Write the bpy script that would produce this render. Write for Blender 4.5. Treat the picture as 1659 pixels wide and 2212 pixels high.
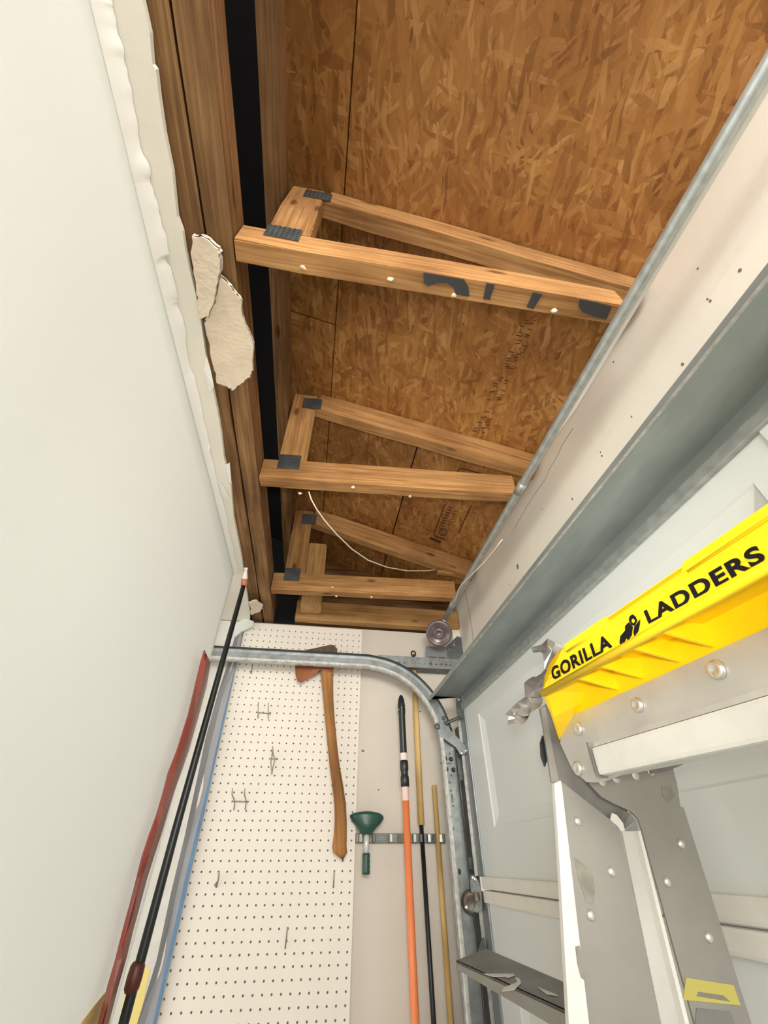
import bpy, bmesh, math, random
from mathutils import Vector, Matrix
random.seed(7)
SC = bpy.context.scene
COL = SC.collection
for o in list(bpy.data.objects):
    bpy.data.objects.remove(o)

# ------------------------------------------------------------------ camera
FPX = 886.848
ROT = Matrix(((0.98806162, -0.15403187, -0.0029022),
              (0.09788666, 0.64223328, -0.76023326),
              (0.11896404, 0.75087322, 0.64964372)))   # rows: right, down, forward
CAM = Vector((0.32058, -1.73964, 1.61222))
cd = bpy.data.cameras.new('camera')
cam = bpy.data.objects.new('camera', cd)
COL.objects.link(cam)
cd.sensor_fit = 'HORIZONTAL'
cd.sensor_width = 36.0
cd.lens = FPX / 1659 * 36.0
cd.clip_start = 0.01
m3 = Matrix((ROT[0], -ROT[1], -ROT[2])).transposed()
cam.matrix_world = Matrix.Translation(CAM) @ m3.to_4x4()
SC.camera = cam

# ------------------------------------------------------------------ world, lights, exposure
SC.view_settings.view_transform = 'Standard'
SC.view_settings.look = 'None'
SC.view_settings.gamma = 1
SC.view_settings.use_curve_mapping = False
SC.view_settings.exposure = 0.6
W = bpy.data.worlds.new('daylight')
SC.world = W
W.use_nodes = True
W.node_tree.nodes['Background'].inputs[0].default_value = (1.0, 0.97, 0.92, 1)
W.node_tree.nodes['Background'].inputs[1].default_value = 1.9


def area(name, loc, target, sx, sy, power, col=(1, 1, 1)):
    l = bpy.data.lights.new(name, 'AREA')
    l.shape = 'RECTANGLE'
    l.size, l.size_y, l.energy, l.color = sx, sy, power, col
    o = bpy.data.objects.new(name, l)
    COL.objects.link(o)
    o.location = loc
    o.rotation_euler = (Vector(target) - Vector(loc)).to_track_quat('-Z', 'Y').to_euler()
    return o


area('rear_fill', (0.22, -3.1, 2.3), (0.55, -0.6, 1.75), 1.0, 0.6, 34, (1.0, 0.97, 0.92))  # unseen area light added behind the camera to lift sheet and header
# the phone's own light beside its lens
l = bpy.data.lights.new('phone_light', 'SPOT')
l.energy, l.spot_size, l.spot_blend, l.shadow_soft_size, l.color = 16.0, math.radians(92), 1.0, 0.02, (1.0, 0.96, 0.88)
po = bpy.data.objects.new('phone_light', l)
COL.objects.link(po)
po.location = CAM + Vector((-0.01, -0.05, 0.02))
po.rotation_euler = Vector((0.18, 0.86, 0.50)).to_track_quat('-Z', 'Y').to_euler()


# ------------------------------------------------------------------ measuring helpers (points on real planes of the room)
def ray(px, py):
    return ROT.transposed() @ Vector(((px - 829.5) / FPX, (py - 1106) / FPX, 1.0))


def at(px, py, ax, val):
    d = ray(px, py)
    i = 'XYZ'.index(ax)
    return CAM + d * ((val - CAM[i]) / d[i])


def on(px, py, p0, n):
    d = ray(px, py)
    n = Vector(n)
    return CAM + d * ((Vector(p0) - CAM).dot(n) / d.dot(n))


# ------------------------------------------------------------------ materials
def mat(name, col, rough=0.6, metal=0.0, var=0.0, scale=8.0, bump=0.0, bscale=60.0, stretch=(1, 1, 1), col2=None, spec=0.5, detail=4.0):
    m = bpy.data.materials.new(name)
    m.use_nodes = True
    nt = m.node_tree
    b = nt.nodes['Principled BSDF']
    b.inputs['Roughness'].default_value = rough
    b.inputs['Metallic'].default_value = metal
    b.inputs['Specular IOR Level'].default_value = spec
    b.inputs['Base Color'].default_value = (*col, 1)
    tc = nt.nodes.new('ShaderNodeTexCoord')
    mp = nt.nodes.new('ShaderNodeMapping')
    mp.inputs['Scale'].default_value = stretch
    nt.links.new(tc.outputs['Object'], mp.inputs[0])
    if var or col2:
        n = nt.nodes.new('ShaderNodeTexNoise')
        n.inputs['Scale'].default_value = scale
        n.inputs['Detail'].default_value = detail
        nt.links.new(mp.outputs[0], n.inputs[0])
        r = nt.nodes.new('ShaderNodeValToRGB')
        c2 = col2 or tuple(c * (1 - var) for c in col)
        r.color_ramp.elements[0].position = 0.35
        r.color_ramp.elements[1].position = 0.65
        r.color_ramp.elements[0].color = (*c2, 1)
        r.color_ramp.elements[1].color = (*col, 1)
        nt.links.new(n.outputs[0], r.inputs[0])
        nt.links.new(r.outputs[0], b.inputs['Base Color'])
    if bump:
        n2 = nt.nodes.new('ShaderNodeTexNoise')
        n2.inputs['Scale'].default_value = bscale
        n2.inputs['Detail'].default_value = 5
        nt.links.new(mp.outputs[0], n2.inputs[0])
        bp = nt.nodes.new('ShaderNodeBump')
        bp.inputs['Strength'].default_value = bump
        bp.inputs['Distance'].default_value = 0.004
        nt.links.new(n2.outputs[0], bp.inputs['Height'])
        nt.links.new(bp.outputs[0], b.inputs['Normal'])
    return m


def wood(name, light, dark, gs=1.0, rough=0.75, knots=True, grain=0.36):
    """timber whose grain runs along the local X axis"""
    m = bpy.data.materials.new(name)
    m.use_nodes = True
    nt = m.node_tree
    N, L = nt.nodes, nt.links
    b = N['Principled BSDF']
    b.inputs['Roughness'].default_value = rough
    b.inputs['Specular IOR Level'].default_value = 0.25
    tc = N.new('ShaderNodeTexCoord')
    oi = N.new('ShaderNodeObjectInfo')
    add = N.new('ShaderNodeVectorMath')
    mul = N.new('ShaderNodeVectorMath')
    mul.operation = 'MULTIPLY'
    mul.inputs[1].default_value = (17, 31, 13)
    L.new(oi.outputs['Random'], mul.inputs[0])
    L.new(tc.outputs['Object'], add.inputs[0])
    L.new(mul.outputs[0], add.inputs[1])
    mp = N.new('ShaderNodeMapping')
    mp.inputs['Scale'].default_value = (2.2 * gs, 55 * gs, 55 * gs)
    L.new(add.outputs[0], mp.inputs[0])
    n = N.new('ShaderNodeTexNoise')
    n.inputs['Scale'].default_value = 1.6
    n.inputs['Detail'].default_value = 6
    n.inputs['Distortion'].default_value = 0.6
    L.new(mp.outputs[0], n.inputs[0])
    r = N.new('ShaderNodeValToRGB')
    r.color_ramp.elements[0].position = 0.5 - grain / 2
    r.color_ramp.elements[1].position = 0.5 + grain / 2
    r.color_ramp.elements[0].color = (*dark, 1)
    r.color_ramp.elements[1].color = (*light, 1)
    L.new(n.outputs[0], r.inputs[0])
    n2 = N.new('ShaderNodeTexNoise')
    n2.inputs['Scale'].default_value = 5
    n2.inputs['Detail'].default_value = 5
    L.new(add.outputs[0], n2.inputs[0])
    r2 = N.new('ShaderNodeValToRGB')
    r2.color_ramp.elements[0].position = 0.3
    r2.color_ramp.elements[1].position = 0.62
    r2.color_ramp.elements[0].color = (0.45, 0.4, 0.36, 1)
    r2.color_ramp.elements[1].color = (1, 1, 1, 1)
    L.new(n2.outputs[0], r2.inputs[0])
    mx = N.new('ShaderNodeMixRGB')
    mx.blend_type = 'MULTIPLY'
    mx.inputs[0].default_value = 0.75
    L.new(r.outputs[0], mx.inputs[1])
    L.new(r2.outputs[0], mx.inputs[2])
    out = mx.outputs[0]
    if knots:
        mk = N.new('ShaderNodeMapping')
        mk.inputs['Scale'].default_value = (5, 14, 14)
        L.new(add.outputs[0], mk.inputs[0])
        v = N.new('ShaderNodeTexVoronoi')
        v.inputs['Scale'].default_value = 1.0
        L.new(mk.outputs[0], v.inputs[0])
        rk = N.new('ShaderNodeValToRGB')
        rk.color_ramp.elements[0].position = 0.07
        rk.color_ramp.elements[1].position = 0.14
        rk.color_ramp.elements[0].color = (0.25, 0.17, 0.12, 1)
        rk.color_ramp.elements[1].color = (1, 1, 1, 1)
        L.new(v.outputs['Distance'], rk.inputs[0])
        m2 = N.new('ShaderNodeMixRGB')
        m2.blend_type = 'MULTIPLY'
        m2.inputs[0].default_value = 0.8
        L.new(out, m2.inputs[1])
        L.new(rk.outputs[0], m2.inputs[2])
        out = m2.outputs[0]
    L.new(out, b.inputs['Base Color'])
    bp = N.new('ShaderNodeBump')
    bp.inputs['Strength'].default_value = 0.35
    bp.inputs['Distance'].default_value = 0.002
    L.new(n.outputs[0], bp.inputs['Height'])
    L.new(bp.outputs[0], b.inputs['Normal'])
    return m


def osb_mat(name):
    """oriented strand board: layers of long flat flakes at mixed angles (flakes run along local Y)"""
    m = bpy.data.materials.new(name)
    m.use_nodes = True
    nt = m.node_tree
    N, L = nt.nodes, nt.links
    b = N['Principled BSDF']
    b.inputs['Roughness'].default_value = 0.6
    b.inputs['Specular IOR Level'].default_value = 0.3
    tc = N.new('ShaderNodeTexCoord')
    nz = N.new('ShaderNodeTexNoise')
    nz.inputs['Scale'].default_value = 9
    L.new(tc.outputs['Object'], nz.inputs[0])
    sc = N.new('ShaderNodeVectorMath')
    sc.operation = 'SCALE'
    sc.inputs['Scale'].default_value = 0.035
    L.new(nz.outputs['Color'], sc.inputs[0])
    ad = N.new('ShaderNodeVectorMath')
    L.new(tc.outputs['Object'], ad.inputs[0])
    L.new(sc.outputs[0], ad.inputs[1])
    prev = None
    hprev = None
    layers = [(0.05, 62, 10, 0.0), (-0.35, 75, 13, 0.45), (0.42, 80, 14, 0.5), (0.85, 95, 17, 0.66), (-0.8, 90, 18, 0.7), (1.5, 85, 15, 0.8), (0.15, 110, 20, 0.6)]
    for k, (ang, sx, sy, th) in enumerate(layers):
        mr = N.new('ShaderNodeMapping')
        mr.inputs['Rotation'].default_value = (0, 0, ang)
        mr.inputs['Location'].default_value = (k * 3.7, k * 1.9, 0)
        L.new(ad.outputs[0], mr.inputs[0])
        mp = N.new('ShaderNodeMapping')
        mp.inputs['Scale'].default_value = (sx, sy, 0.001)
        L.new(mr.outputs[0], mp.inputs[0])
        v = N.new('ShaderNodeTexVoronoi')
        v.inputs['Scale'].default_value = 1.0
        v.inputs['Randomness'].default_value = 1.0
        L.new(mp.outputs[0], v.inputs[0])
        sep = N.new('ShaderNodeSeparateColor')
        L.new(v.outputs['Color'], sep.inputs[0])
        r = N.new('ShaderNodeValToRGB')
        e = r.color_ramp.elements
        e[0].position = 0.0
        e[0].color = (0.235, 0.095, 0.022, 1)
        e[1].position = 1.0
        e[1].color = (0.56, 0.31, 0.105, 1)
        q = e.new(0.35)
        q.color = (0.37, 0.165, 0.042, 1)
        q = e.new(0.75)
        q.color = (0.44, 0.205, 0.055, 1)
        L.new(sep.outputs[0], r.inputs[0])
        # fine grain within the flake
        mg = N.new('ShaderNodeMapping')
        mg.inputs['Scale'].default_value = (sx * 8, sy * 1.2, 1)
        L.new(mr.outputs[0], mg.inputs[0])
        g = N.new('ShaderNodeTexNoise')
        g.inputs['Scale'].default_value = 1.0
        g.inputs['Detail'].default_value = 2
        L.new(mg.outputs[0], g.inputs[0])
        gr = N.new('ShaderNodeMapRange')
        gr.inputs[3].default_value = 0.72
        gr.inputs[4].default_value = 1.25
        L.new(g.outputs[0], gr.inputs[0])
        mm = N.new('ShaderNodeVectorMath')
        mm.operation = 'SCALE'
        L.new(r.outputs[0], mm.inputs[0])
        L.new(gr.outputs[0], mm.inputs['Scale'])
        if prev is None:
            prev, hprev = mm.outputs[0], sep.outputs[2]
        else:
            gt = N.new('ShaderNodeMath')
            gt.operation = 'GREATER_THAN'
            gt.inputs[1].default_value = th
            L.new(sep.outputs[1], gt.inputs[0])
            mx = N.new('ShaderNodeMixRGB')
            g7 = N.new('ShaderNodeMath')
            g7.operation = 'MULTIPLY'
            g7.inputs[1].default_value = 0.75
            L.new(gt.outputs[0], g7.inputs[0])
            L.new(g7.outputs[0], mx.inputs[0])
            L.new(prev, mx.inputs[1])
            L.new(mm.outputs[0], mx.inputs[2])
            prev = mx.outputs[0]
            mh = N.new('ShaderNodeMixRGB')
            L.new(gt.outputs[0], mh.inputs[0])
            L.new(hprev, mh.inputs[1])
            L.new(sep.outputs[2], mh.inputs[2])
            hprev = mh.outputs[0]
    # water stains and age
    n2 = N.new('ShaderNodeTexNoise')
    n2.inputs['Scale'].default_value = 4.0
    n2.inputs['Detail'].default_value = 5
    L.new(tc.outputs['Object'], n2.inputs[0])
    r2 = N.new('ShaderNodeValToRGB')
    r2.color_ramp.elements[0].position = 0.32
    r2.color_ramp.elements[1].position = 0.6
    r2.color_ramp.elements[0].color = (0.62, 0.5, 0.42, 1)
    r2.color_ramp.elements[1].color = (1, 1, 1, 1)
    L.new(n2.outputs[0], r2.inputs[0])
    mx = N.new('ShaderNodeMixRGB')
    mx.blend_type = 'MULTIPLY'
    mx.inputs[0].default_value = 0.8
    L.new(prev, mx.inputs[1])
    L.new(r2.outputs[0], mx.inputs[2])
    L.new(mx.outputs[0], b.inputs['Base Color'])
    bp = N.new('ShaderNodeBump')
    bp.inputs['Strength'].default_value = 0.5
    bp.inputs['Distance'].default_value = 0.0015
    L.new(hprev, bp.inputs['Height'])
    L.new(bp.outputs[0], b.inputs['Normal'])
    return m


M = {}
M['osb'] = osb_mat('osb')
M['truss'] = wood('truss_pine', (0.58, 0.32, 0.125), (0.33, 0.15, 0.048), gs=1.4)
M['timber'] = wood('old_timber', (0.36, 0.20, 0.085), (0.15, 0.07, 0.025), gs=1.1)
M['block'] = wood('stub_pine', (0.62, 0.37, 0.15), (0.42, 0.21, 0.07))
M['darkwood'] = wood('dark_timber', (0.27, 0.14, 0.055), (0.14, 0.065, 0.022))  # dark brown wood of the gable board
M['felt_void'] = mat('felt_and_void_black', (0.012, 0.012, 0.015), 0.95)  # black of the roof cover, also painting the unlit loft void
M['white_wall'] = mat('wall_paint', (0.67, 0.61, 0.53), 0.75, var=0.06, scale=3, bump=0.12, bscale=90)
M['header'] = mat('header_paint', (0.88, 0.83, 0.725), 0.6, var=0.07, scale=4, bump=0.1, bscale=70)
M['sheet'] = mat('white_sheet', (0.86, 0.87, 0.855), 0.45, var=0.02, scale=2, bump=0.05, bscale=14)
def translucent(m, f):
    nt = m.node_tree
    b, out = nt.nodes['Principled BSDF'], nt.nodes['Material Output']
    t = nt.nodes.new('ShaderNodeBsdfTranslucent')
    t.inputs[0].default_value = (0.95, 0.97, 0.95, 1)
    mx = nt.nodes.new('ShaderNodeMixShader')
    mx.inputs[0].default_value = f
    nt.links.new(b.outputs[0], mx.inputs[1])
    nt.links.new(t.outputs[0], mx.inputs[2])
    nt.links.new(mx.outputs[0], out.inputs['Surface'])


translucent(M['sheet'], 0.58)
M['paper'] = mat('torn_paper', (0.88, 0.87, 0.83), 0.8)
M['gypsum'] = mat('gypsum', (0.84, 0.70, 0.54), 0.9, var=0.12, scale=30, bump=0.4, bscale=120)
M['gypsum_core'] = mat('gypsum_core', (0.72, 0.66, 0.57), 0.95, var=0.25, scale=60, bump=0.8, bscale=150)
M['peg'] = mat('pegboard_white', (0.80, 0.745, 0.655), 0.55, var=0.04, scale=4)
M['galv'] = mat('galvanised', (0.32, 0.345, 0.34), 0.45, 0.75, var=0.3, scale=35, bump=0.08, bscale=80)
M['galv_dark'] = mat('galvanised_dull', (0.16, 0.175, 0.175), 0.5, 0.7, var=0.3, scale=30)
M['strut'] = mat('strut_steel', (0.40, 0.45, 0.445), 0.5, 0.6, var=0.16, scale=7, stretch=(4, 1, 4), bump=0.05)
M['lip'] = mat('pale_lip', (0.62, 0.62, 0.58), 0.5, 0.4, var=0.35, scale=60)  # paler steel tone for lips and edge strips
M['door'] = mat('door_paint', (0.72, 0.755, 0.735), 0.38, bump=0.03, bscale=120)
M['door_seam'] = mat('door_seam_lit', (0.80, 0.78, 0.71), 0.45, var=0.05, scale=20)  # paler tone puts the light on the seam ribs into their colour
M['stile'] = mat('stile_steel', (0.33, 0.365, 0.36), 0.45, 0.55, var=0.2, scale=14)
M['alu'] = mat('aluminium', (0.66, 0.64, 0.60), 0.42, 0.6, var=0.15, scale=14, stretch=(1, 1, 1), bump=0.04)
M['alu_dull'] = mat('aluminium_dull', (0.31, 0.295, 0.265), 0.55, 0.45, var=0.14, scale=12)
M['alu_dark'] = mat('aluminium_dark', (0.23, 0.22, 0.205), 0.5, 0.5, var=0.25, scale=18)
M['alu_white'] = mat('rail_edge_paint', (0.66, 0.645, 0.59), 0.5, 0.1, var=0.08, scale=30)
M['yellow'] = mat('yellow_plastic', (0.93, 0.62, 0.004), 0.42, var=0.05, scale=20, bump=0.05, bscale=90)
M['ink'] = mat('black_ink', (0.010, 0.010, 0.011), 0.9, spec=0.08)
M['soot'] = mat('grey_spray_paint', (0.045, 0.042, 0.045), 0.8)
M['stamp'] = mat('stamp_ink', (0.06, 0.028, 0.012), 0.8)
M['black'] = mat('black_plastic', (0.014, 0.016, 0.018), 0.35)
M['blackpole'] = mat('black_pole_paint', (0.012, 0.018, 0.018), 0.4, var=0.5, scale=30)
M['orange'] = mat('orange_fibreglass', (0.90, 0.25, 0.085), 0.45, var=0.06, scale=10)
M['label_white'] = mat('white_label', (0.82, 0.74, 0.68), 0.6)
M['polewood'] = wood('varnished_handle', (0.80, 0.56, 0.24), (0.66, 0.42, 0.14), knots=False)
M['green'] = mat('green_plastic', (0.018, 0.075, 0.05), 0.38)
M['red'] = mat('red_reflection_tone', (0.30, 0.05, 0.036), 0.35, col2=(0.24, 0.085, 0.065), scale=14)  # tone of the red reflection in the white sheet
M['maroon'] = mat('maroon_grip', (0.075, 0.016, 0.010), 0.45)
M['axewood'] = wood('hickory', (0.45, 0.225, 0.078), (0.31, 0.135, 0.04), knots=False)
M['axe'] = mat('axe_lacquer', (0.33, 0.11, 0.04), 0.28, 0.3, var=0.35, scale=30)
M['axe_poll'] = mat('axe_steel', (0.13, 0.085, 0.06), 0.4, 0.6, var=0.4, scale=60)
M['wire'] = mat('hook_wire', (0.34, 0.31, 0.25), 0.45, 0.5)
M['cable'] = mat('cable_white', (0.78, 0.68, 0.53), 0.5)
M['conduit'] = mat('conduit_steel', (0.50, 0.53, 0.51), 0.45, 0.55, var=0.25, scale=50)
M['lampholder'] = mat('dusty_lampholder', (0.25, 0.20, 0.20), 0.3, 0.25, var=0.4, scale=40)
M['plastic_grey'] = mat('grey_film', (0.30, 0.305, 0.315), 0.5, var=0.15, scale=7, stretch=(4, 4, 0.6))
M['blue'] = mat('blue_edge', (0.13, 0.26, 0.44), 0.6, var=0.3, scale=6)
M['sticker'] = mat('yellow_sticker', (0.84, 0.68, 0.22), 0.5)
M['sticker_dull'] = mat('old_yellow_sticker', (0.47, 0.41, 0.10), 0.5, 0.2)
M['grime'] = mat('grime', (0.19, 0.175, 0.13), 0.8)
M['tape'] = mat('duct_tape', (0.42, 0.40, 0.37), 0.32, 0.7, var=0.3, scale=40)
M['screw'] = mat('screw_steel', (0.72, 0.69, 0.64), 0.3, 0.8)
M['concrete'] = mat('concrete', (0.24, 0.23, 0.215), 0.8, var=0.2, scale=4)
M['rust'] = mat('greasy_steel', (0.20, 0.17, 0.135), 0.45, 0.5, var=0.5, scale=60)


# ------------------------------------------------------------------ mesh helpers
def finish(name, bm, m, parent=None, smooth=False, kind=None, label=None):
    bmesh.ops.recalc_face_normals(bm, faces=bm.faces)
    me = bpy.data.meshes.new(name)
    bm.to_mesh(me)
    bm.free()
    if isinstance(m, (list, tuple)):
        for x in m:
            me.materials.append(x)
    else:
        me.materials.append(m)
    if smooth:
        for p in me.polygons:
            p.use_smooth = True
    o = bpy.data.objects.new(name, me)
    COL.objects.link(o)
    if parent:
        o.parent = parent
        o.matrix_parent_inverse = Matrix.Translation(-parent.location) if parent.type == 'EMPTY' else parent.matrix_world.inverted()
    if kind:
        o['kind'] = kind
    if label:
        o['label'] = label
    return o


def thing(name, label, cat, loc=(0, 0, 0), group=None):
    o = bpy.data.objects.new(name, None)
    o.empty_display_size = 0.05
    COL.objects.link(o)
    o.location = loc
    o['label'] = label
    o['category'] = cat
    if group:
        o['group'] = group
    return o


def tag(o, label, cat, group=None):
    o['label'] = label
    o['category'] = cat
    if group:
        o['group'] = group
    return o


def structure(name, loc=(0, 0, 0)):
    o = bpy.data.objects.new(name, None)
    COL.objects.link(o)
    o.location = loc
    o['kind'] = 'structure'
    return o


def bevel(bm, w, seg=2):
    bmesh.ops.bevel(bm, geom=bm.edges[:] , offset=w, segments=seg, profile=0.6, affect='EDGES')


def box(x0, x1, y0, y1, z0, z1, bv=0.0, bm=None):
    b = bmesh.new()
    vs = [b.verts.new((x, y, z)) for z in (z0, z1) for y in (y0, y1) for x in (x0, x1)]
    for f in ((0, 1, 3, 2), (4, 6, 7, 5), (0, 4, 5, 1), (2, 3, 7, 6), (0, 2, 6, 4), (1, 5, 7, 3)):
        b.faces.new([vs[i] for i in f])
    if bv:
        bevel(b, bv)
    if bm is None:
        return b
    merge(bm, b)
    return bm


def merge(dst, src, mtx=None, mi=None):
    me = bpy.data.meshes.new('tmp')
    if mtx is not None:
        src.transform(mtx)
    if mi is not None:
        for f in src.faces:
            f.material_index = mi
    src.to_mesh(me)
    src.free()
    dst.from_mesh(me)
    bpy.data.meshes.remove(me)
    return dst


def beam(name, p0, p1, w, h, m, parent=None, up=(0, 0, 1), bv=0.003, label=None, jig=0.0):
    """timber with local X along its length; p0, p1 on the centre line; w across, h along up"""
    p0, p1 = Vector(p0), Vector(p1)
    x = (p1 - p0)
    ln = x.length
    x.normalize()
    up = Vector(up)
    y = up.cross(x).normalized()
    z = x.cross(y)
    n = max(1, int(ln / 0.12)) if jig else 1
    bm = bmesh.new()
    rings = []
    for i in range(n + 1):
        t = i / n
        jy, jz = (random.uniform(-jig, jig), random.uniform(-jig, jig)) if jig else (0, 0)
        rings.append([bm.verts.new(((t - 0.5) * ln, sy * w / 2 + jy, sz * h / 2 + jz)) for sy, sz in ((-1, -1), (1, -1), (1, 1), (-1, 1))])
    for i in range(n):
        for k in range(4):
            bm.faces.new((rings[i][k], rings[i][(k + 1) % 4], rings[i + 1][(k + 1) % 4], rings[i + 1][k]))
    bm.faces.new(rings[0])
    bm.faces.new(rings[-1][::-1])
    if bv:
        es = [e for e in bm.edges if abs((e.verts[0].co - e.verts[1].co).normalized().x) > 0.9]
        bmesh.ops.bevel(bm, geom=es, offset=bv, segments=2, affect='EDGES')
    o = finish(name, bm, m, None, label=label)
    mw = Matrix((x, y, z)).transposed().to_4x4()
    mw.translation = (p0 + p1) / 2
    o.matrix_world = mw
    if parent:
        o.parent = parent
        o.matrix_parent_inverse = Matrix.Translation(-parent.location)
    return o


def tube_bm(pts, r, seg=10, caps=True, bm=None, radii=None):
    b = bmesh.new()
    pts = [Vector(p) for p in pts]
    prev = None
    rings = []
    for i, p in enumerate(pts):
        t = (pts[min(i + 1, len(pts) - 1)] - pts[max(i - 1, 0)]).normalized()
        if prev is None:
            a = Vector((0, 0, 1)) if abs(t.z) < 0.9 else Vector((1, 0, 0))
            u = t.cross(a).normalized()
        else:
            u = (prev - t * prev.dot(t)).normalized()
        prev = u
        v = t.cross(u)
        rr = radii[i] if radii else r
        rings.append([b.verts.new(p + (u * math.cos(2 * math.pi * k / seg) + v * math.sin(2 * math.pi * k / seg)) * rr) for k in range(seg)])
    for i in range(len(rings) - 1):
        for k in range(seg):
            b.faces.new((rings[i][k], rings[i][(k + 1) % seg], rings[i + 1][(k + 1) % seg], rings[i + 1][k]))
    if caps:
        b.faces.new(rings[0][::-1])
        b.faces.new(rings[-1])
    if bm is None:
        return b
    return merge(bm, b)


def lathe_bm(prof, seg=24, mtx=None):
    """profile [(r, z)] turned about Z"""
    b = bmesh.new()
    rings = []
    for r, z in prof:
        rings.append([b.verts.new((max(r, 1e-4) * math.cos(2 * math.pi * k / seg), max(r, 1e-4) * math.sin(2 * math.pi * k / seg), z)) for k in range(seg)])
    for i in range(len(rings) - 1):
        for k in range(seg):
            b.faces.new((rings[i][k], rings[i][(k + 1) % seg], rings[i + 1][(k + 1) % seg], rings[i + 1][k]))
    b.faces.new(rings[0][::-1])
    b.faces.new(rings[-1])
    if mtx is not None:
        b.transform(mtx)
    return b


def plate_bm(pts, thick, holes=(), n=None):
    """polygon (3-D points, planar) with optional holes (lists of 3-D points), extruded by vector thick"""
    b = bmesh.new()
    es = []
    for loop in [pts, *holes]:
        vs = [b.verts.new(p) for p in loop]
        es += [b.edges.new((vs[i], vs[(i + 1) % len(vs)])) for i in range(len(vs))]
    if holes:
        bmesh.ops.triangle_fill(b, use_beauty=True, edges=es)
    else:
        b.faces.new(b.verts[:])
    r = bmesh.ops.extrude_face_region(b, geom=b.faces[:])
    vs = [g for g in r['geom'] if isinstance(g, bmesh.types.BMVert)]
    bmesh.ops.translate(b, verts=vs, vec=Vector(thick))
    return b


def ell(c, u, v, ru, rv, n=10):
    c, u, v = Vector(c), Vector(u), Vector(v)
    return [c + u * (ru * math.cos(2 * math.pi * k / n)) + v * (rv * math.sin(2 * math.pi * k / n)) for k in range(n)]


X_, Y_, Z_ = Vector((1, 0, 0)), Vector((0, 1, 0)), Vector((0, 0, 1))


def frame_mtx(o, z, x=None):
    z = Vector(z).normalized()
    a = Vector(x) if x is not None else (Vector((1, 0, 0)) if abs(z.x) < 0.9 else Vector((0, 1, 0)))
    x = (a - z * a.dot(z)).normalized()
    y = z.cross(x)
    m = Matrix((x, y, z)).transposed().to_4x4()
    m.translation = Vector(o)
    return m


def dome(c, n, r, h=0.45, seg=14):
    """pan-headed screw or rivet on a surface"""
    return lathe_bm([(r * 1.0, 0), (r, r * 0.15), (r * 0.9, r * h * 0.6), (r * 0.6, r * h * 0.92), (r * 0.01, r * h)], seg, frame_mtx(c, n))


# ================================================================== SETTING
CZ = 2.42            # underside of trusses and ceiling
o = finish('floor', box(-4, 2.2, -7, 0.3, -0.1, 0.0), M['concrete'])
o['kind'] = 'structure'
# side wall behind the pegboard
o = finish('wall_far', box(-3.0, 1.3, 0.02, 0.14, 0.0, CZ), M['white_wall'])
o['kind'] = 'structure'
wf = o
# screw holes and scuffs in the wall paint
bm = bmesh.new()
for px, py, r in ((784, 1622, .004), (818, 1706, .0025), (908, 1537, .003), (1008, 1524, .0025), (972, 1580, .002), (985, 1920, .003), (860, 1480, .0018)):
    merge(bm, plate_bm(ell(at(px, py, 'Y', 0.0195), X_, Z_, r * 1.6, r, 7), (0, 0.0006, 0)))
finish('paint_chip', bm, M['grime'], wf, kind='stuff')

# header over the garage door (right wall)
HX = 0.94
o = finish('wall_right', box(HX, HX + 0.12, -4.2, 0.02, 2.02, 2.60), M['header'])
o['kind'] = 'structure'
wr = o
crack = [at(px, py, 'X', HX) for px, py in ((1004, 1275), (1008, 1290), (1012, 1312), (1016, 1335), (1020, 1360), (1023, 1392))]
finish('joint_crack', tube_bm(crack, 0.0016, 5), M['grime'], wr)
crack2 = [at(px, py, 'X', HX) for px, py in ((1238, 925), (1222, 950), (1214, 962), (1204, 985), (1188, 1012), (1178, 1035), (1150, 1075), (1135, 1100), (1110, 1145))]
finish('paint_crack', tube_bm(crack2, 0.0009, 5), M['grime'], wr)
bm = bmesh.new()
for px, py, r in ((1118, 1224, .007), (1598, 584, .003), (1528, 646, .002), (1534, 650, .0025), (1507, 580, .002), (1474, 787, .003), (1236, 1078, .003), (1297, 977, .002), (1300, 985, .0025), (1364, 900, .002), (1170, 1100, .002), (1100, 1262, .002), (1325, 782, .0022)):
    merge(bm, plate_bm(ell(at(px, py, 'X', HX - 0.0004), Y_, Z_, r, r * 1.4, 8), (0.0004, 0, 0)))
finish('nail_hole', bm, M['grime'], wr, kind='stuff')
# jamb strip at the corner
o = finish('trim_2', box(0.905, 0.94, -0.03, 0.018, 2.0, 2.44, 0.004), M['header'])
o['kind'] = 'structure'

# ceiling: roof boards over the hole, drywall strip left standing at the edge
ceil = structure('ceiling', (0.5, -1, 2.85))
SL = 0.34
nrm = Vector((SL, 0, 1)).normalized()
P0 = Vector((0.22, 0, 2.85))


def roofz(x):
    return 2.85 - SL * (x - 0.22)


def osb(name, x0, x1, y0, y1, lift=0.0):
    """one roof board lying on the slope; local X down the slope, local Y along the eaves"""
    c = Vector(((x0 + x1) / 2, (y0 + y1) / 2, roofz((x0 + x1) / 2)))
    sx = Vector((1, 0, -SL)).normalized()
    w = (x1 - x0) / sx.x
    b = box(-w / 2, w / 2, -(y1 - y0) / 2, (y1 - y0) / 2, 0.0, 0.012, 0.001)
    o = finish(name, b, M['osb'])
    mw = Matrix((sx, Y_, nrm)).transposed().to_4x4()
    mw.translation = c + nrm * lift
    o.matrix_world = mw
    o.parent = ceil
    o.matrix_parent_inverse = Matrix.Translation(-ceil.location)
    return o


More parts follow.
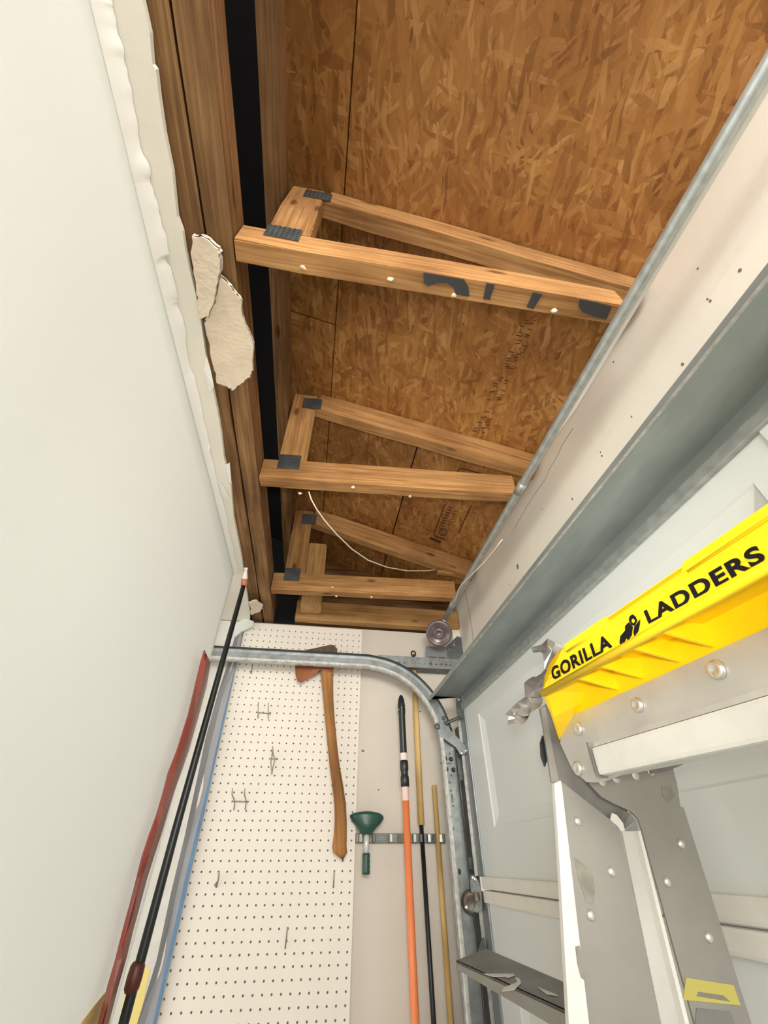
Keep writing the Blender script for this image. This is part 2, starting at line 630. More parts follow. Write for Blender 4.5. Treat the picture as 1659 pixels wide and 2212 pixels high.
osb('osb_panel', 0.2700, 1.30, -4.3, -0.86)
osb('osb_panel', -0.30, 0.2665, -4.3, -1.157)
osb('osb_panel', -0.30, 0.2665, -1.153, 0.12)
osb('osb_panel', 0.2700, 0.583, -0.857, 0.12, 0.001)
osb('osb_panel', 0.5875, 1.30, -0.857, 0.12)
sx = Vector((1, 0, -SL)).normalized()
b = box(-1.6, 1.4, -2.6, 2.4, 0.016, 0.022)
b.transform(frame_mtx(Vector((0.4, -2.0, roofz(0.4))), nrm, sx))
finish('felt_and_void_black', b, M['felt_void'], ceil)
# black sheets, added: they paint the unlit loft void left of the ledger
finish('felt_and_void_black', box(-0.42, -0.41, -4.3, 0.12, 2.43, 3.1), M['felt_void'], ceil)
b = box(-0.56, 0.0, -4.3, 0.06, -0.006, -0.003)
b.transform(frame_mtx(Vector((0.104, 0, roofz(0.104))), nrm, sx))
finish('felt_and_void_black', b, M['felt_void'], ceil)
finish('felt_and_void_black', box(-0.4, 0.19, 0.060, 0.069, 2.42, 3.1), M['felt_void'], ceil)
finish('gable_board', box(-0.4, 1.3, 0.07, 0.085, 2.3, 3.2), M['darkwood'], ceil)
# remaining ceiling board
strip = [(-3.0, -4.2), (0.012, -4.2)]
for px, py in ((300, -60), (310, 0), (322, 70), (332, 140), (336, 150), (345, 215), (358, 290), (372, 372), (385, 470), (394, 500), (402, 540), (412, 585), (424, 640), (432, 690), (446, 770), (452, 800), (458, 835), (470, 900), (478, 940), (484, 990), (497, 1048), (506, 1120), (520, 1200), (530, 1260), (541, 1325)):
    p = at(px, py, 'Z', CZ - 0.012)
    strip.append((p.x + random.uniform(-.002, .002), p.y))
strip += [(0.0, 0.018), (-3.0, 0.018)]
finish('drywall_board', plate_bm([Vector((x, y, CZ - 0.012)) for x, y in strip], (0, 0, 0.0118)), M['header'], ceil)
finish('drywall_board', box(-3.0, 0.90, -4.2, -2.45, CZ - 0.012, CZ - 0.0005), M['white_wall'], ceil)
# paper peel along the edge
for q, pts in enumerate((((446, 770), (455, 800), (462, 835), (452, 850), (440, 800)),
            ((448, 955), (455, 965), (450, 985), (445, 978)), ((486, 1005), (496, 1000), (500, 1045), (490, 1030)), ((470, 1040), (484, 1055), (497, 1080), (480, 1072)))):
    v = [at(px, py, 'Z', CZ - 0.014 - 0.002 * (i % 3)) for i, (px, py) in enumerate(pts)]
    finish('paper_peel', plate_bm(v, (0, 0, 0.0012)), M['paper'], ceil)
o = finish('trim_1', box(-0.215, -0.016, -0.012, 0.0195, 0.0, 2.405, 0.003), M['alu_white'])
o['kind'] = 'structure'
t1 = o
st = plate_bm([at(px, py, 'Y', -0.0128) for px, py in ((281, 2085), (325, 2090), (296, 2230), (252, 2230))], (0, 0.0006, 0))
finish('label_and_reflection', st, M['sticker'], t1)
bm = bmesh.new()
for k, (px, py, w) in enumerate(((301, 2105, 8), (297, 2118, 9), (294, 2131, 10), (290, 2145, 8), (287, 2157, 10), (285, 2170, 6))):
    merge(bm, plate_bm([at(px + a * w, py + c * 3, 'Y', -0.0132) for a, c in ((-.5, -1), (.5, -1), (.5, 1), (-.5, 1))], (0, 0.0003, 0)))
finish('label_print', bm, M['grime'], t1, kind='stuff')

# ------------------------------------------------------------------ garage door (right): sections, strut, stile, hardware
DX = 0.885
door = structure('door_1', (DX, -1.2, 0))


def section(z0, z1, panels):
    """one sheet-steel door section seen from inside, with pressed recessed panels"""
    b = bmesh.new()
    y0, y1 = -3.2, -0.055
    vmap = {}

    def V(x, y, z):
        k = (round(x, 4), round(y, 4), round(z, 4))
        if k not in vmap:
            vmap[k] = b.verts.new((x, y, z))
        return vmap[k]
    ys = sorted({y0, y1, *[v for p in panels for v in p[:2]]})
    zs = sorted({z0, z1, *[v for p in panels for v in p[2:]]})
    for i in range(len(ys) - 1):
        for j in range(len(zs) - 1):
            ya, yb, za, zb = ys[i], ys[i + 1], zs[j], zs[j + 1]
            hit = any(abs(p[0] - ya) < 1e-6 and abs(p[1] - yb) < 1e-6 and abs(p[2] - za) < 1e-6 and abs(p[3] - zb) < 1e-6 for p in panels)
            if not hit:
                b.faces.new((V(DX, ya, za), V(DX, yb, za), V(DX, yb, zb), V(DX, ya, zb)))
            else:
                loops = []
                for ins, dx in ((0, 0), (0.004, 0.003), (0.030, 0.010), (0.034, 0.010)):
                    loops.append([V(DX + dx, ya + ins, za + ins), V(DX + dx, yb - ins, za + ins), V(DX + dx, yb - ins, zb - ins), V(DX + dx, ya + ins, zb - ins)])
                for a, c in zip(loops, loops[1:]):
                    for k in range(4):
                        b.faces.new((a[k], a[(k + 1) % 4], c[(k + 1) % 4], c[k]))
                b.faces.new(loops[-1])
    # thickness
    r = bmesh.ops.extrude_edge_only(b, edges=[e for e in b.edges if e.is_boundary])
    bmesh.ops.translate(b, verts=[g for g in r['geom'] if isinstance(g, bmesh.types.BMVert)], vec=(0.04, 0, 0))
    return b


finish('door_section', section(1.578, 2.17, [(-1.42, -0.262, 1.692, 2.008)]), M['door'], door)
finish('door_section', section(0.99, 1.522, [(-1.42, -0.262, 1.08, 1.42)]), M['door'], door)
finish('door_section', section(0.02, 0.985, [(-1.42, -0.262, 0.12, 0.42), (-1.42, -0.262, 0.55, 0.88)]), M['door'], door)
for z0, z1 in ((1.551, 1.580), (1.520, 1.5485)):
    finish('section_rib', box(DX - 0.010, DX + 0.03, -3.2, -0.115, z0, z1, 0.005), M['door_seam'], door)
finish('centre_stile', box(DX - 0.004, DX + 0.002, -1.565, -1.468, 1.585, 2.085, 0.001), M['door'], door)
for z0, z1 in ((1.58, 2.17), (0.99, 1.545), (0.02, 0.985)):
    finish('end_stile', box(DX - 0.006, DX + 0.04, -0.135, -0.075, z0, z1, 0.002), M['stile'], door)
    b = box(DX - 0.016, DX - 0.006, -0.079, -0.075, z0, z1)
    finish('stile_lip', b, M['lip'], door)
# horizontal stiffening strut along the top section
SZ = 2.105
ZL = SZ
fl = bmesh.new()
y0, y1 = -3.2, -0.108
prof = [(0.760, SZ - 0.0125), (0.7575, SZ - 0.0125), (0.7575, SZ), (DX - 0.004, SZ + 0.0), (DX - 0.004, SZ - 0.028), (DX - 0.0015, SZ - 0.028), (DX - 0.0015, SZ + 0.0025), (0.760, SZ + 0.0025)]
A = [fl.verts.new((x, y0, z)) for x, z in prof]
Bv = [fl.verts.new((x, y1, z)) for x, z in prof]
for k in range(len(prof)):
    q = (k + 1) % len(prof)
    fl.faces.new((A[k], A[q], Bv[q], Bv[k]))
fl.faces.new(A[::-1])
fl.faces.new(Bv)
finish('stiffening_strut', fl, M['strut'], door)
finish('strut_edge', box(0.7565, 0.7605, y0, y1, SZ - 0.0140, SZ - 0.0120), M['lip'], door)
finish('strut_base', box(DX - 0.010, DX - 0.0005, y0, y1 - 0.004, SZ - 0.048, SZ - 0.024, 0.003), M['conduit'], door)
for px, py in ((1641, 802), (1652, 806), (988, 1491), (1010, 1480)):
    p = at(px, py, 'X', DX - 0.010)
    finish('screw', dome((DX - 0.010, p.y, p.z), (-1, 0, 0), 0.006, 0.6), M['screw'], door, smooth=True)
# top roller bracket near the curve
arm = plate_bm([at(px, py, 'Y', -0.1) for px, py in ((944, 1560), (954, 1552), (962, 1566), (1003, 1608), (1012, 1618), (1004, 1628), (994, 1630), (985, 1614), (948, 1588))], (0, 0.006, 0))
finish('roller_bracket', arm, M['galv'], door)
finish('roller_stem', tube_bm([at(942, 1572, 'Y', -0.08), at(958, 1564, 'Y', -0.095), at(990, 1551, 'Y', -0.10), at(1000, 1546, 'Y', -0.10)], 0.006, 8), M['galv_dark'], door)
for px, py, r in ((958, 1551, .007), (944, 1570, .011), (1000, 1541, .006), (997, 1627, .006), (1006, 1622, .006), (990, 1512, .006), (1000, 1534, .005)):
    p = at(px, py, 'Y', -0.1)
    finish('bolt', lathe_bm([(r, 0), (r, .006), (r * .6, .009), (.0005, .0095)], 8, frame_mtx(p, (0, -1, 0))), M['galv_dark'] if r > .0065 else M['screw'], door)
finish('corner_bracket', plate_bm([at(px, py, 'Y', -0.107) for px, py in ((986, 1508), (1003, 1511), (1003, 1545), (996, 1552), (988, 1540))], (0, 0.004, 0)), M['galv_dark'], door)
# hinge and roller at the first seam
c = at(1018, 1948, 'Y', -0.085)
hb = lathe_bm([(.028, 0), (.030, .004), (.027, .012), (.018, .016), (.012, .012), (.0005, .012)], 20, frame_mtx(c, (-0.3, -1, -0.15)))
finish('roller', hb, M['rust'], door, smooth=True)
finish('hinge_plate', plate_bm([at(px, py, 'Y', -0.112) for px, py in ((1016, 1900), (1032, 1900), (1040, 1925), (1042, 1962), (1032, 1972), (1022, 1968), (1030, 1945), (1018, 1925))], (0, 0.006, 0)), M['galv'], door)
finish('hinge_barrel', tube_bm([at(1028, 1928, 'Y', -0.118), at(1031, 1946, 'Y', -0.118)], 0.010, 12), M['rust'], door)
for px, py in ((1022, 1896), (1026, 1899), (1008, 1960)):
    finish('bolt', dome(at(px, py, 'Y', -0.112), (0, -1, 0), 0.006, 0.6), M['screw'], door, smooth=True)
finish('lower_bracket', plate_bm([at(px, py, 'Y', -0.10) for px, py in ((1040, 2030), (1046, 2025), (1052, 2060), (1040, 2070), (1030, 2064))], (0, 0.006, 0)), M['galv_dark'], door)

# ================================================================== ROOF FRAMING
def truss(ynear, skew, label, marks=False):
    """small mono truss: near face at y = ynear where it leaves the beam; runs to the header"""
    t = thing('roof_truss', label, 'truss', (0.5, ynear, CZ), group='roof trusses over the hole')
    th = 0.036
    yc = ynear + th / 2
    x0, x1 = 0.106, 0.838

    def P(x, z):
        return (x, yc - skew * (x - x0), z)
    h = 0.078
    beam('bottom_chord', P(x0, CZ + h / 2), P(x1, CZ + h / 2), th, h, M['truss'], t, jig=0.0012)
    tz = lambda x: roofz(x) - 0.004
    beam('web', P(0.186, CZ + h + 0.001), P(0.186, tz(0.186) - 0.03), th, 0.078, M['truss'], t, up=(-1, 0, 0), jig=0.001)
    d = Vector((1, 0, -SL)).normalized()
    off = 0.084 / 2 / d.x
    xe = 0.934
    beam('top_chord', P(0.228, tz(0.228) - off), P(xe, tz(xe) - off), th, 0.084, M['truss'], t, jig=0.0012)
    # toothed nail plates on the near face
    ny = Vector((skew, 1, 0)).normalized()
    for cx, cz, w, hh in ((0.178, CZ + 0.070, 0.062, 0.058), (0.212, tz(0.21) - 0.07, 0.062, 0.055)):
        b = box(-w / 2, w / 2, -0.0016, 0.0, -hh / 2, hh / 2)
        for i in range(7):
            for j in range(5):
                box(-w / 2 + (i + .3) * w / 7, -w / 2 + (i + .62) * w / 7, -0.0036, -0.0016, -hh / 2 + (j + .25) * hh / 5, -hh / 2 + (j + .7) * hh / 5, 0, b)
        mw = Matrix.Translation(Vector(P(cx, cz)) - Vector((0, th / 2 + 0.0006, 0))) @ Matrix.Rotation(-math.atan(skew), 4, 'Z')
        b.transform(mw)
        finish('nail_plate', b, M['galv_dark'], t)
    return t


T1 = truss(-1.474, 0.0, 'nearest roof truss, grey spray paint marks under its bottom chord')
T2 = truss(-0.898, 0.060, 'middle roof truss, a thin white cable hanging from its bottom chord')
T3 = truss(-0.285, 0.055, 'farthest roof truss, close to the pegboard wall with a short post behind')
# spray paint marks under the first truss
for pts in (((915, 588), (935, 583), (985, 590), (1003, 600), (1012, 620), (1014, 641), (985, 636), (980, 622), (965, 612), (945, 611), (925, 619), (916, 612)),
            ((1052, 610), (1070, 612), (1058, 648), (1044, 646)), ((1152, 632), (1172, 636), (1152, 668), (1138, 664)),
            ((1254, 646), (1290, 650), (1322, 664), (1310, 690), (1282, 684), (1258, 674), (1250, 662))):
    vs = [at(px, py, 'Z', CZ - 0.0035) for px, py in pts]
    vs = [Vector((v.x, min(max(v.y, -1.4735), -1.4385), v.z)) for v in vs]
    bmv = plate_bm(vs, (0, 0, 0.0016))
    bmesh.ops.remove_doubles(bmv, verts=bmv.verts, dist=1e-6)
    finish('paint_mark', bmv, M['soot'], T1)
# drywall crumbs on nails under the chords
for T, z, lst in ((T1, CZ, ((655, 577), (845, 604), (1196, 672), (980, 637))), (T2, CZ, ((762, 1052), (648, 1066), (885, 1072))), (T3, CZ, ((718, 1268), (727, 1288), (803, 1290)))):
    for px, py in lst:
        p = at(px, py, 'Z', z - 0.002)
        b = bmesh.new()
        bmesh.ops.create_icosphere(b, subdivisions=1, radius=0.006)
        for v in b.verts:
            v.co = Vector((v.co.x * random.uniform(.5, 1.5), v.co.y * random.uniform(.4, 1.1), v.co.z * random.uniform(.4, 1)))
        b.transform(Matrix.Translation(p))
        finish('drywall_crumb', b, M['gypsum'], T)

# twin timbers along the edge of the hole, ledger above, end plate, post, gusset
o = beam('ceiling_timber', (0.0835, -4.0, CZ + 0.045), (0.0815, 0.018, CZ + 0.045), 0.042, 0.09, M['timber'], jig=0.001)
tag(o, 'brown timber nearest the dark gap, where the trusses meet it', 'timber', 'twin timbers along the hole')
o = beam('ceiling_timber', (0.038, -4.0, CZ + 0.047), (0.0335, 0.018, CZ + 0.047), 0.042, 0.09, M['timber'], jig=0.001)
tag(o, 'brown timber beside the torn drywall strip, left of its twin', 'timber', 'twin timbers along the hole')
o = beam('ledger_board', (0.125, -4.0, 2.755), (0.123, 0.05, 2.755), 0.036, 0.10, M['timber'], jig=0.001)
tag(o, 'long brown ledger board high above the black gap, behind the truss webs', 'board')
o = beam('wall_plate', (0.195, -0.022, CZ + 0.046), (0.935, -0.022, CZ + 0.046), 0.038, 0.088, M['block'], jig=0.001)
tag(o, 'light brown timber plate lying along the top of the pegboard wall', 'timber')
pst = thing('stub_post', 'short pale sawn post standing up behind the farthest truss', 'post', (0.26, -0.12, CZ))
beam('post_timber', (0.262, -0.13, CZ + 0.01), (0.258, -0.13, 2.735), 0.085, 0.088, M['block'], pst, up=(0, 1, 0), bv=0.006)
o = finish('gusset_board', plate_bm([at(px, py, 'Y', -0.31) for px, py in ((960, 1168), (1022, 1176), (990, 1240), (945, 1236))], (0, 0.02, 0)), M['block'])
tag(o, 'small pale sawn block near the conduit, on the farthest truss', 'board')

# dangling cable
pts = [(667, 1062, -0.862), (672, 1078, -0.85), (684, 1100, -0.82), (702, 1125, -0.78), (728, 1155, -0.72), (760, 1186, -0.62), (795, 1210, -0.53), (835, 1225, -0.45), (880, 1233, -0.38), (920, 1233, -0.335), (940, 1231, -0.322)]
bm = tube_bm([at(px, py, 'Y', y) for px, py, y in pts], 0.0022, 6)
tag(finish('cable', bm, M['cable'], smooth=True), 'thin white cable sagging from the middle truss to the farthest', 'cable')
pts = [(1085, 1165), (1068, 1188), (1045, 1216), (1020, 1240), (998, 1262), (990, 1274), (986, 1292), (975, 1308)]
bm = tube_bm([at(px, py, 'Z', 2.392) for px, py in pts], 0.0022, 6)
tag(finish('cable', bm, M['cable'], smooth=True), 'thin white cable lying along the lower end of the grey conduit', 'cable')

# conduit under the truss ends
cnd = thing('conduit', 'grey steel conduit running along the top of the cream header', 'conduit', (0.826, -1, CZ - 0.013))
finish('pipe', tube_bm([(0.8262, -4.0, CZ - 0.0125), (0.826, -1.15, CZ - 0.0125), (0.830, -0.30, CZ - 0.0125), (0.834, -0.17, CZ - 0.014)], 0.0112, 14), M['conduit'], cnd, smooth=True)
for y in (-0.98, -0.29):
    finish('coupling', tube_bm([(0.827 + (y + 1) * .004, y - .02, CZ - 0.0125), (0.827 + (y + 1) * .004, y + .02, CZ - 0.0125)], 0.0126, 14), M['conduit'], cnd, smooth=True)
# board edge that lies beside the conduit, nearer the camera
o = finish('drywall_edge', plate_bm([Vector(p) for p in ((0.838, -3.9, CZ - 0.008), (0.851, -3.9, CZ - 0.008), (0.8505, -1.25, CZ - 0.008), (0.8385, -1.12, CZ - 0.008))], (0, 0, 0.006)), M['paper'])
tag(o, 'narrow leftover strip of ceiling drywall pressed against the conduit', 'drywall')

# round dusty lamp holder at the end of the conduit
lc = at(948, 1368, 'Y', -0.13)
ax = Vector((-0.30, -0.75, -0.60)).normalized()
lh = thing('lamp_holder', 'round dusty lamp holder at the far end of the conduit', 'lamp holder', lc)
mt = frame_mtx(lc - ax * 0.015, ax)
finish('base', lathe_bm([(.050, -.012), (.054, -.004), (.056, .008), (.054, .016), (.049, .021), (.043, .018), (.038, .012), (.0005, .010)], 32, mt), M['lampholder'], lh, smooth=True)
finish('socket', lathe_bm([(.024, .008), (.022, .022), (.016, .026), (.013, .024), (.012, .014), (.0005, .013)], 20, mt), M['lampholder'], lh, smooth=True)
for a in (0.9, 3.6):
    p = mt @ Vector((.032 * math.cos(a), .032 * math.sin(a), .012))
    finish('screw', dome(p, ax, 0.005, .6, 10), M['rust'], lh, smooth=True)
finish('neck', tube_bm([lc - ax * 0.02 + Vector((0.004, .0, .02)), (0.834, -0.175, CZ - 0.014)], 0.009, 10), M['conduit'], lh, smooth=True)

# ================================================================== FALLEN DRYWALL
def jagged(pts, n=4, amp=2.6):
    out = []
    for i, p in enumerate(pts):
        q = pts[(i + 1) % len(pts)]
        for k in range(n):
            t = k / n
            out.append((p[0] + (q[0] - p[0]) * t + random.uniform(-amp, amp) * (k > 0), p[1] + (q[1] - p[1]) * t + random.uniform(-amp, amp) * (k > 0)))
    return out


def fragment(name, pts, p0, n, thick, label):
    t = thing(name, label, 'drywall', Vector(p0))
    pts = jagged(pts)
    vs = [on(px, py, p0, n) for px, py in pts]
    nn = Vector(n).normalized()
    if nn.z < 0:
        nn = -nn
    finish('board', plate_bm(vs, nn * thick), M['gypsum'], t)
    c = sum(vs, Vector()) / len(vs)
    vs2 = [c + (v - c) * 1.025 + nn * thick for v in vs]
    b = bmesh.new()
    up = [b.verts.new(v + nn * 0.001) for v in vs2]
    lo = [b.verts.new(c + (v - c) * (1.0 + random.uniform(.0, .05)) + nn * thick * 0.25) for v in vs]
    for i in range(len(up)):
        j = (i + 1) % len(up)
        b.faces.new((up[i], up[j], lo[j], lo[i]))
    b.faces.new(up)
    finish('broken_core', b, M['gypsum_core'], t)
    return t


fragment('drywall_fragment', [(414, 510), (440, 514), (470, 538), (474, 560), (470, 610), (462, 650), (450, 684), (432, 690), (428, 660), (424, 625), (414, 560)], (0.06, -1.40, CZ - 0.018), (0.12, 0.05, 1), 0.012, 'small cream chunk of broken drywall, upper of the two under the timbers')
fragment('drywall_fragment', [(476, 600), (500, 622), (518, 645), (526, 690), (547, 742), (546, 800), (540, 815), (522, 828), (503, 843), (492, 836), (468, 828), (460, 790), (442, 700), (446, 685), (466, 655)], (0.08, -1.28, CZ - 0.010), (-0.04, -0.03, 1), 0.006, 'large cream flap of broken drywall, lower of the two under the timbers')
fragment('drywall_fragment', [(537, 1302), (552, 1298), (566, 1308), (566, 1316), (552, 1325), (543, 1328)], (0.03, -0.1, CZ - 0.016), (0, 0, 1), 0.004, 'tiny torn paper scrap at the corner above the pegboard')

# ================================================================== WHITE SHEET ON THE LEFT
SX = -0.016
sh = thing('white_sheet', 'huge smooth white sheet with torn top edge hanging along the left side', 'sheet', (SX, -1.0, 0.0))
edge = [(222, -60), (240, 0), (243, 15), (252, 60), (266, 100), (268, 130), (284, 190), (290, 235), (298, 270), (304, 320), (325, 365), (325, 395), (340, 435), (347, 470), (362, 525), (366, 548), (358, 556), (372, 590), (384, 640), (382, 655), (398, 700), (404, 760), (412, 795), (420, 810), (436, 880), (452, 960), (456, 985), (470, 1045), (486, 1100), (500, 1170), (510, 1215), (514, 1240)]
ragged = []
er = random.Random(5)
for i, p in enumerate(edge):
    ragged.append(p)
    if i + 1 < len(edge):
        q = edge[i + 1]
        for t in (0.33, 0.66):
            ragged.append((p[0] + (q[0] - p[0]) * t + er.uniform(-2.2, 2.2), p[1] + (q[1] - p[1]) * t))
tips = [at(px, py, 'Z', CZ - 0.0135) for px, py in ragged]
tips = sorted(tips, key=lambda v: v.y)
top = [(v.y, CZ - 0.0128) for v in tips]
b = bmesh.new()
side = [(-0.372, 2.33), (-0.35, 2.24), (-0.345, 2.1), (-0.34, 1.9), (-0.345, 1.7), (-0.35, 1.5), (-0.355, 1.3), (-0.36, 0.8), (-0.36, 0.25)]
cols = []
rows = 26
allc = [(-2.1, CZ - 0.013)] + [t for t in top if t[0] > -2.09]
for (y, zt) in allc:
    c = []
    for k in range(rows + 1):
        u = k / rows
        z = zt + (0.25 - zt) * u
        wob = 0.0012 * math.sin(y * 7 + z * 3) + 0.0006 * math.sin(y * 17 - z * 9) * min(1, u * 4)
        c.append(b.verts.new((SX + (wob if u > 0 else 0), y, z)))
    cols.append(c)
for i in range(len(cols) - 1):
    for k in range(rows):
        b.faces.new((cols[i][k], cols[i + 1][k], cols[i + 1][k + 1], cols[i][k + 1]))
r = bmesh.ops.extrude_face_region(b, geom=b.faces[:])
bmesh.ops.translate(b, verts=[g for g in r['geom'] if isinstance(g, bmesh.types.BMVert)], vec=(-0.0015, 0, 0))
finish('board', b, M['sheet'], sh, smooth=True)
# curled paper facing along the torn top edge
b = bmesh.new()
lo, up, tip = [], [], []
for i, v in enumerate(tips):
    k = min(1.0, max(0.16, (-0.35 - v.y) / 1.1))
    lo.append(b.verts.new((SX + 0.0022, v.y, CZ - 0.013 - 0.042 * k)))
    up.append(b.verts.new((SX + 0.0036 + (v.x - SX) * 0.06, v.y, CZ - 0.0135 - 0.012 * k)))
    tip.append(b.verts.new((max(SX + 0.0034, v.x), v.y, CZ - 0.0135)))
for a, c in ((lo, up), (up, tip)):
    for i in range(len(a) - 1):
        b.faces.new((a[i], a[i + 1], c[i + 1], c[i]))
finish('torn_paper_edge', b, M['paper'], sh, smooth=True)
sv = [at(px, py, 'X', SX + 0.004) for px, py in ((165, 2225), (198, 2180), (235, 2135), (246, 2150), (236, 2225))]
finish('label_and_reflection', plate_bm(sv, (-0.0008, 0, 0)), M['sticker'], sh)  # yellow reflection of the trim label, built as a flat patch

# black pole with a white and red tip
pa, pb = at(527, 1262, 'Z', 2.345), at(262, 2215, 'Y', -0.47)
dv = (pb - pa).normalized()
bp = thing('black_pole', 'slim black pole with white and red tip leaning past the white sheet', 'pole', pb + dv * (pb.z / abs(dv.z)))
finish('shaft', tube_bm([pa, pa + (pb - pa) * .3, pa + (pb - pa) * .7, Vector((0.016, (pb + dv * (pb.z / abs(dv.z))).y, 0.0))], 0.0088, 12, radii=[.0075, .0085, .0095, .0105]), M['blackpole'], bp, smooth=True)
tp = at(531, 1232, 'Z', 2.385)
td = (tp - pa)
finish('tip', lathe_bm([(.0095, -.006), (.010, td.length * .45), (.006, td.length * .9), (.0045, td.length * 1.0), (.007, td.length * 1.05), (.0065, td.length * 1.18), (.0005, td.length * 1.22)], 12, frame_mtx(pa, td)), M['label_white'], bp, smooth=True, label='white painted tip')
finish('red_band', lathe_bm([(.0102, -.008), (.0108, 0), (.0108, td.length * .36), (.0102, td.length * .40)], 12, frame_mtx(pa, td)), mat('tip_red', (0.5, 0.16, 0.10), 0.5), bp, smooth=True, label='red band below the tip')
g0 = pa + dv * ((at(278, 2090, 'Y', -0.495) - pa).length)
finish('grip', lathe_bm([(.0105, -.006), (.0140, .0), (.0148, .014), (.0140, .030), (.0112, .034), (.0105, .036)], 14, frame_mtx(g0, dv)), M['maroon'], bp, smooth=True)

# wavy red reflection in the glossy sheet, built as a solid strip
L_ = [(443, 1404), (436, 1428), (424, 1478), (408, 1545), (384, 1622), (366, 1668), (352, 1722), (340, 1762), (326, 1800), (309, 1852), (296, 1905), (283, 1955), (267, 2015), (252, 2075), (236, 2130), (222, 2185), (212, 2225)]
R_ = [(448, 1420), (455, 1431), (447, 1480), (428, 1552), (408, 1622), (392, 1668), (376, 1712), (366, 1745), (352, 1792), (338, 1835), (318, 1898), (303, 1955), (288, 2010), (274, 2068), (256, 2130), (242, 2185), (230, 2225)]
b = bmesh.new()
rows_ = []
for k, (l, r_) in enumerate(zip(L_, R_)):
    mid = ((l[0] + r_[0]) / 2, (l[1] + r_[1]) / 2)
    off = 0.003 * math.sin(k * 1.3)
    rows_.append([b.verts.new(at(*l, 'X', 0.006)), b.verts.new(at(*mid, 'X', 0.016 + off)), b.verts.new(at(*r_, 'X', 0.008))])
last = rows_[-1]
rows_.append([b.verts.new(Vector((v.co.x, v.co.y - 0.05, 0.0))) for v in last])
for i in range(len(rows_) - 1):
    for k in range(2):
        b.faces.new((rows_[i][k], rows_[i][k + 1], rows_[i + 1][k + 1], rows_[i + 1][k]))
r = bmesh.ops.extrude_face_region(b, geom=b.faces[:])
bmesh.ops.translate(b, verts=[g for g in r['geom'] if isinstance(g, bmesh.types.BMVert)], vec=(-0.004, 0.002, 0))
tag(finish('red_reflection', b, M['red']), 'wavy dark red reflection with ragged top, built onto the white sheet', 'lath')

# grey film strip with a blue edge beside the pegboard
fs = thing('film_strip', 'grey plastic film strip with blue edge hanging left of the pegboard', 'film', (-0.03, -0.03, 1.2))
b = bmesh.new()
blue = bmesh.new()
right = [(528, 1352), (512, 1430), (490, 1530), (464, 1648), (440, 1760), (412, 1880), (384, 2005), (360, 2110), (334, 2225)]
leftp = [(508, 1372), (494, 1425), (470, 1500), (444, 1595), (424, 1690), (398, 1810), (370, 1925), (338, 2075), (292, 2225)]
bl = [(525, 1364), (508.5, 1440), (485.5, 1533), (459, 1650), (432.5, 1762), (403, 1882), (375.5, 2006), (352, 2110), (327, 2225)]
ra, rb, rc, rl = [], [], [], []
for k in range(9):
    ra.append(at(*right[k], 'Y', -0.016))
    rc.append(at(*bl[k], 'Y', -0.018))
    q = at(*leftp[k], 'Y', -0.030)
    rl.append(q)
    rb.append((rc[-1] * 0.45 + q * 0.55) + Vector((0, 0.010 + 0.006 * math.sin(k * 2.1), 0)))
for dst, A1, B1 in ((blue, ra, rc), (b, rc, rb), (b, rb, rl)):
    va, vb = [dst.verts.new(p) for p in A1], [dst.verts.new(p) for p in B1]
    for k in range(8):
        dst.faces.new((va[k], va[k + 1], vb[k + 1], vb[k]))
for bb in (b, blue):
    bmesh.ops.remove_doubles(bb, verts=bb.verts, dist=1e-5)
    r = bmesh.ops.extrude_face_region(bb, geom=bb.faces[:])
    bmesh.ops.translate(bb, verts=[g for g in r['geom'] if isinstance(g, bmesh.types.BMVert)], vec=(0, 0.001, 0))
finish('film', b, M['plastic_grey'], fs)
finish('blue_edge', blue, M['blue'], fs, label='blue edge of the film')
finish('bunched_top', plate_bm([at(px, py, 'Y', -0.035) for px, py in ((505, 1350), (530, 1335), (548, 1342), (545, 1352), (520, 1364), (507, 1376))], (0, 0.01, 0)), M['sheet'], fs)

# ================================================================== PEGBOARD WITH HOOKS
pb_ = thing('pegboard', 'white perforated pegboard panel screwed to the far wall', 'pegboard', (0.24, 0, 1.8))
b = bmesh.new()
I = 0.0254
vm = {}


def pv(x, z):
    k = (round(x, 5), round(z, 5))
    if k not in vm:
        vm[k] = b.verts.new((x, 0.0, z))
    return vm[k]


R8 = 0.0030
for c in range(0, 20):
    for r_ in range(-1, 48):
        cx, cz = c * I, 2.38 - r_ * I
        x0, x1, z0, z1 = cx - I / 2, cx + I / 2, cz - I / 2, cz + I / 2
        z1 = min(z1, 2.407)
        hole = [b.verts.new((cx + R8 * math.cos(math.pi / 8 + k * math.pi / 4), 0, cz + R8 * math.sin(math.pi / 8 + k * math.pi / 4))) for k in range(8)]
        if r_ == -1:
            for v in hole:
                b.verts.remove(v)
            b.faces.new((pv(x0, z0), pv(x1, z0), pv(x1, z1), pv(x0, z1)))
            continue
        cor = [pv(x1, z1), pv(x0, z1), pv(x0, z0), pv(x1, z0)]
        for k in range(4):
            a, d = hole[(2 * k) % 8], hole[(2 * k + 1) % 8]
            e = hole[(2 * k + 2) % 8]
            b.faces.new((cor[k], a, d))
            b.faces.new((cor[k], d, e, cor[(k + 1) % 4]))
        # walls of the hole
        back = [b.verts.new((v.co.x, 0.005, v.co.z)) for v in hole]
        for k in range(8):
            b.faces.new((hole[k], hole[(k + 1) % 8], back[(k + 1) % 8], back[k]))
be = [e for e in b.edges if e.is_boundary and abs(e.verts[0].co.y) < 1e-6 and abs(e.verts[1].co.y) < 1e-6]
r = bmesh.ops.extrude_edge_only(b, edges=be)
bmesh.ops.translate(b, verts=[g for g in r['geom'] if isinstance(g, bmesh.types.BMVert)], vec=(0, 0.0195, 0))
finish('panel', b, M['peg'], pb_)
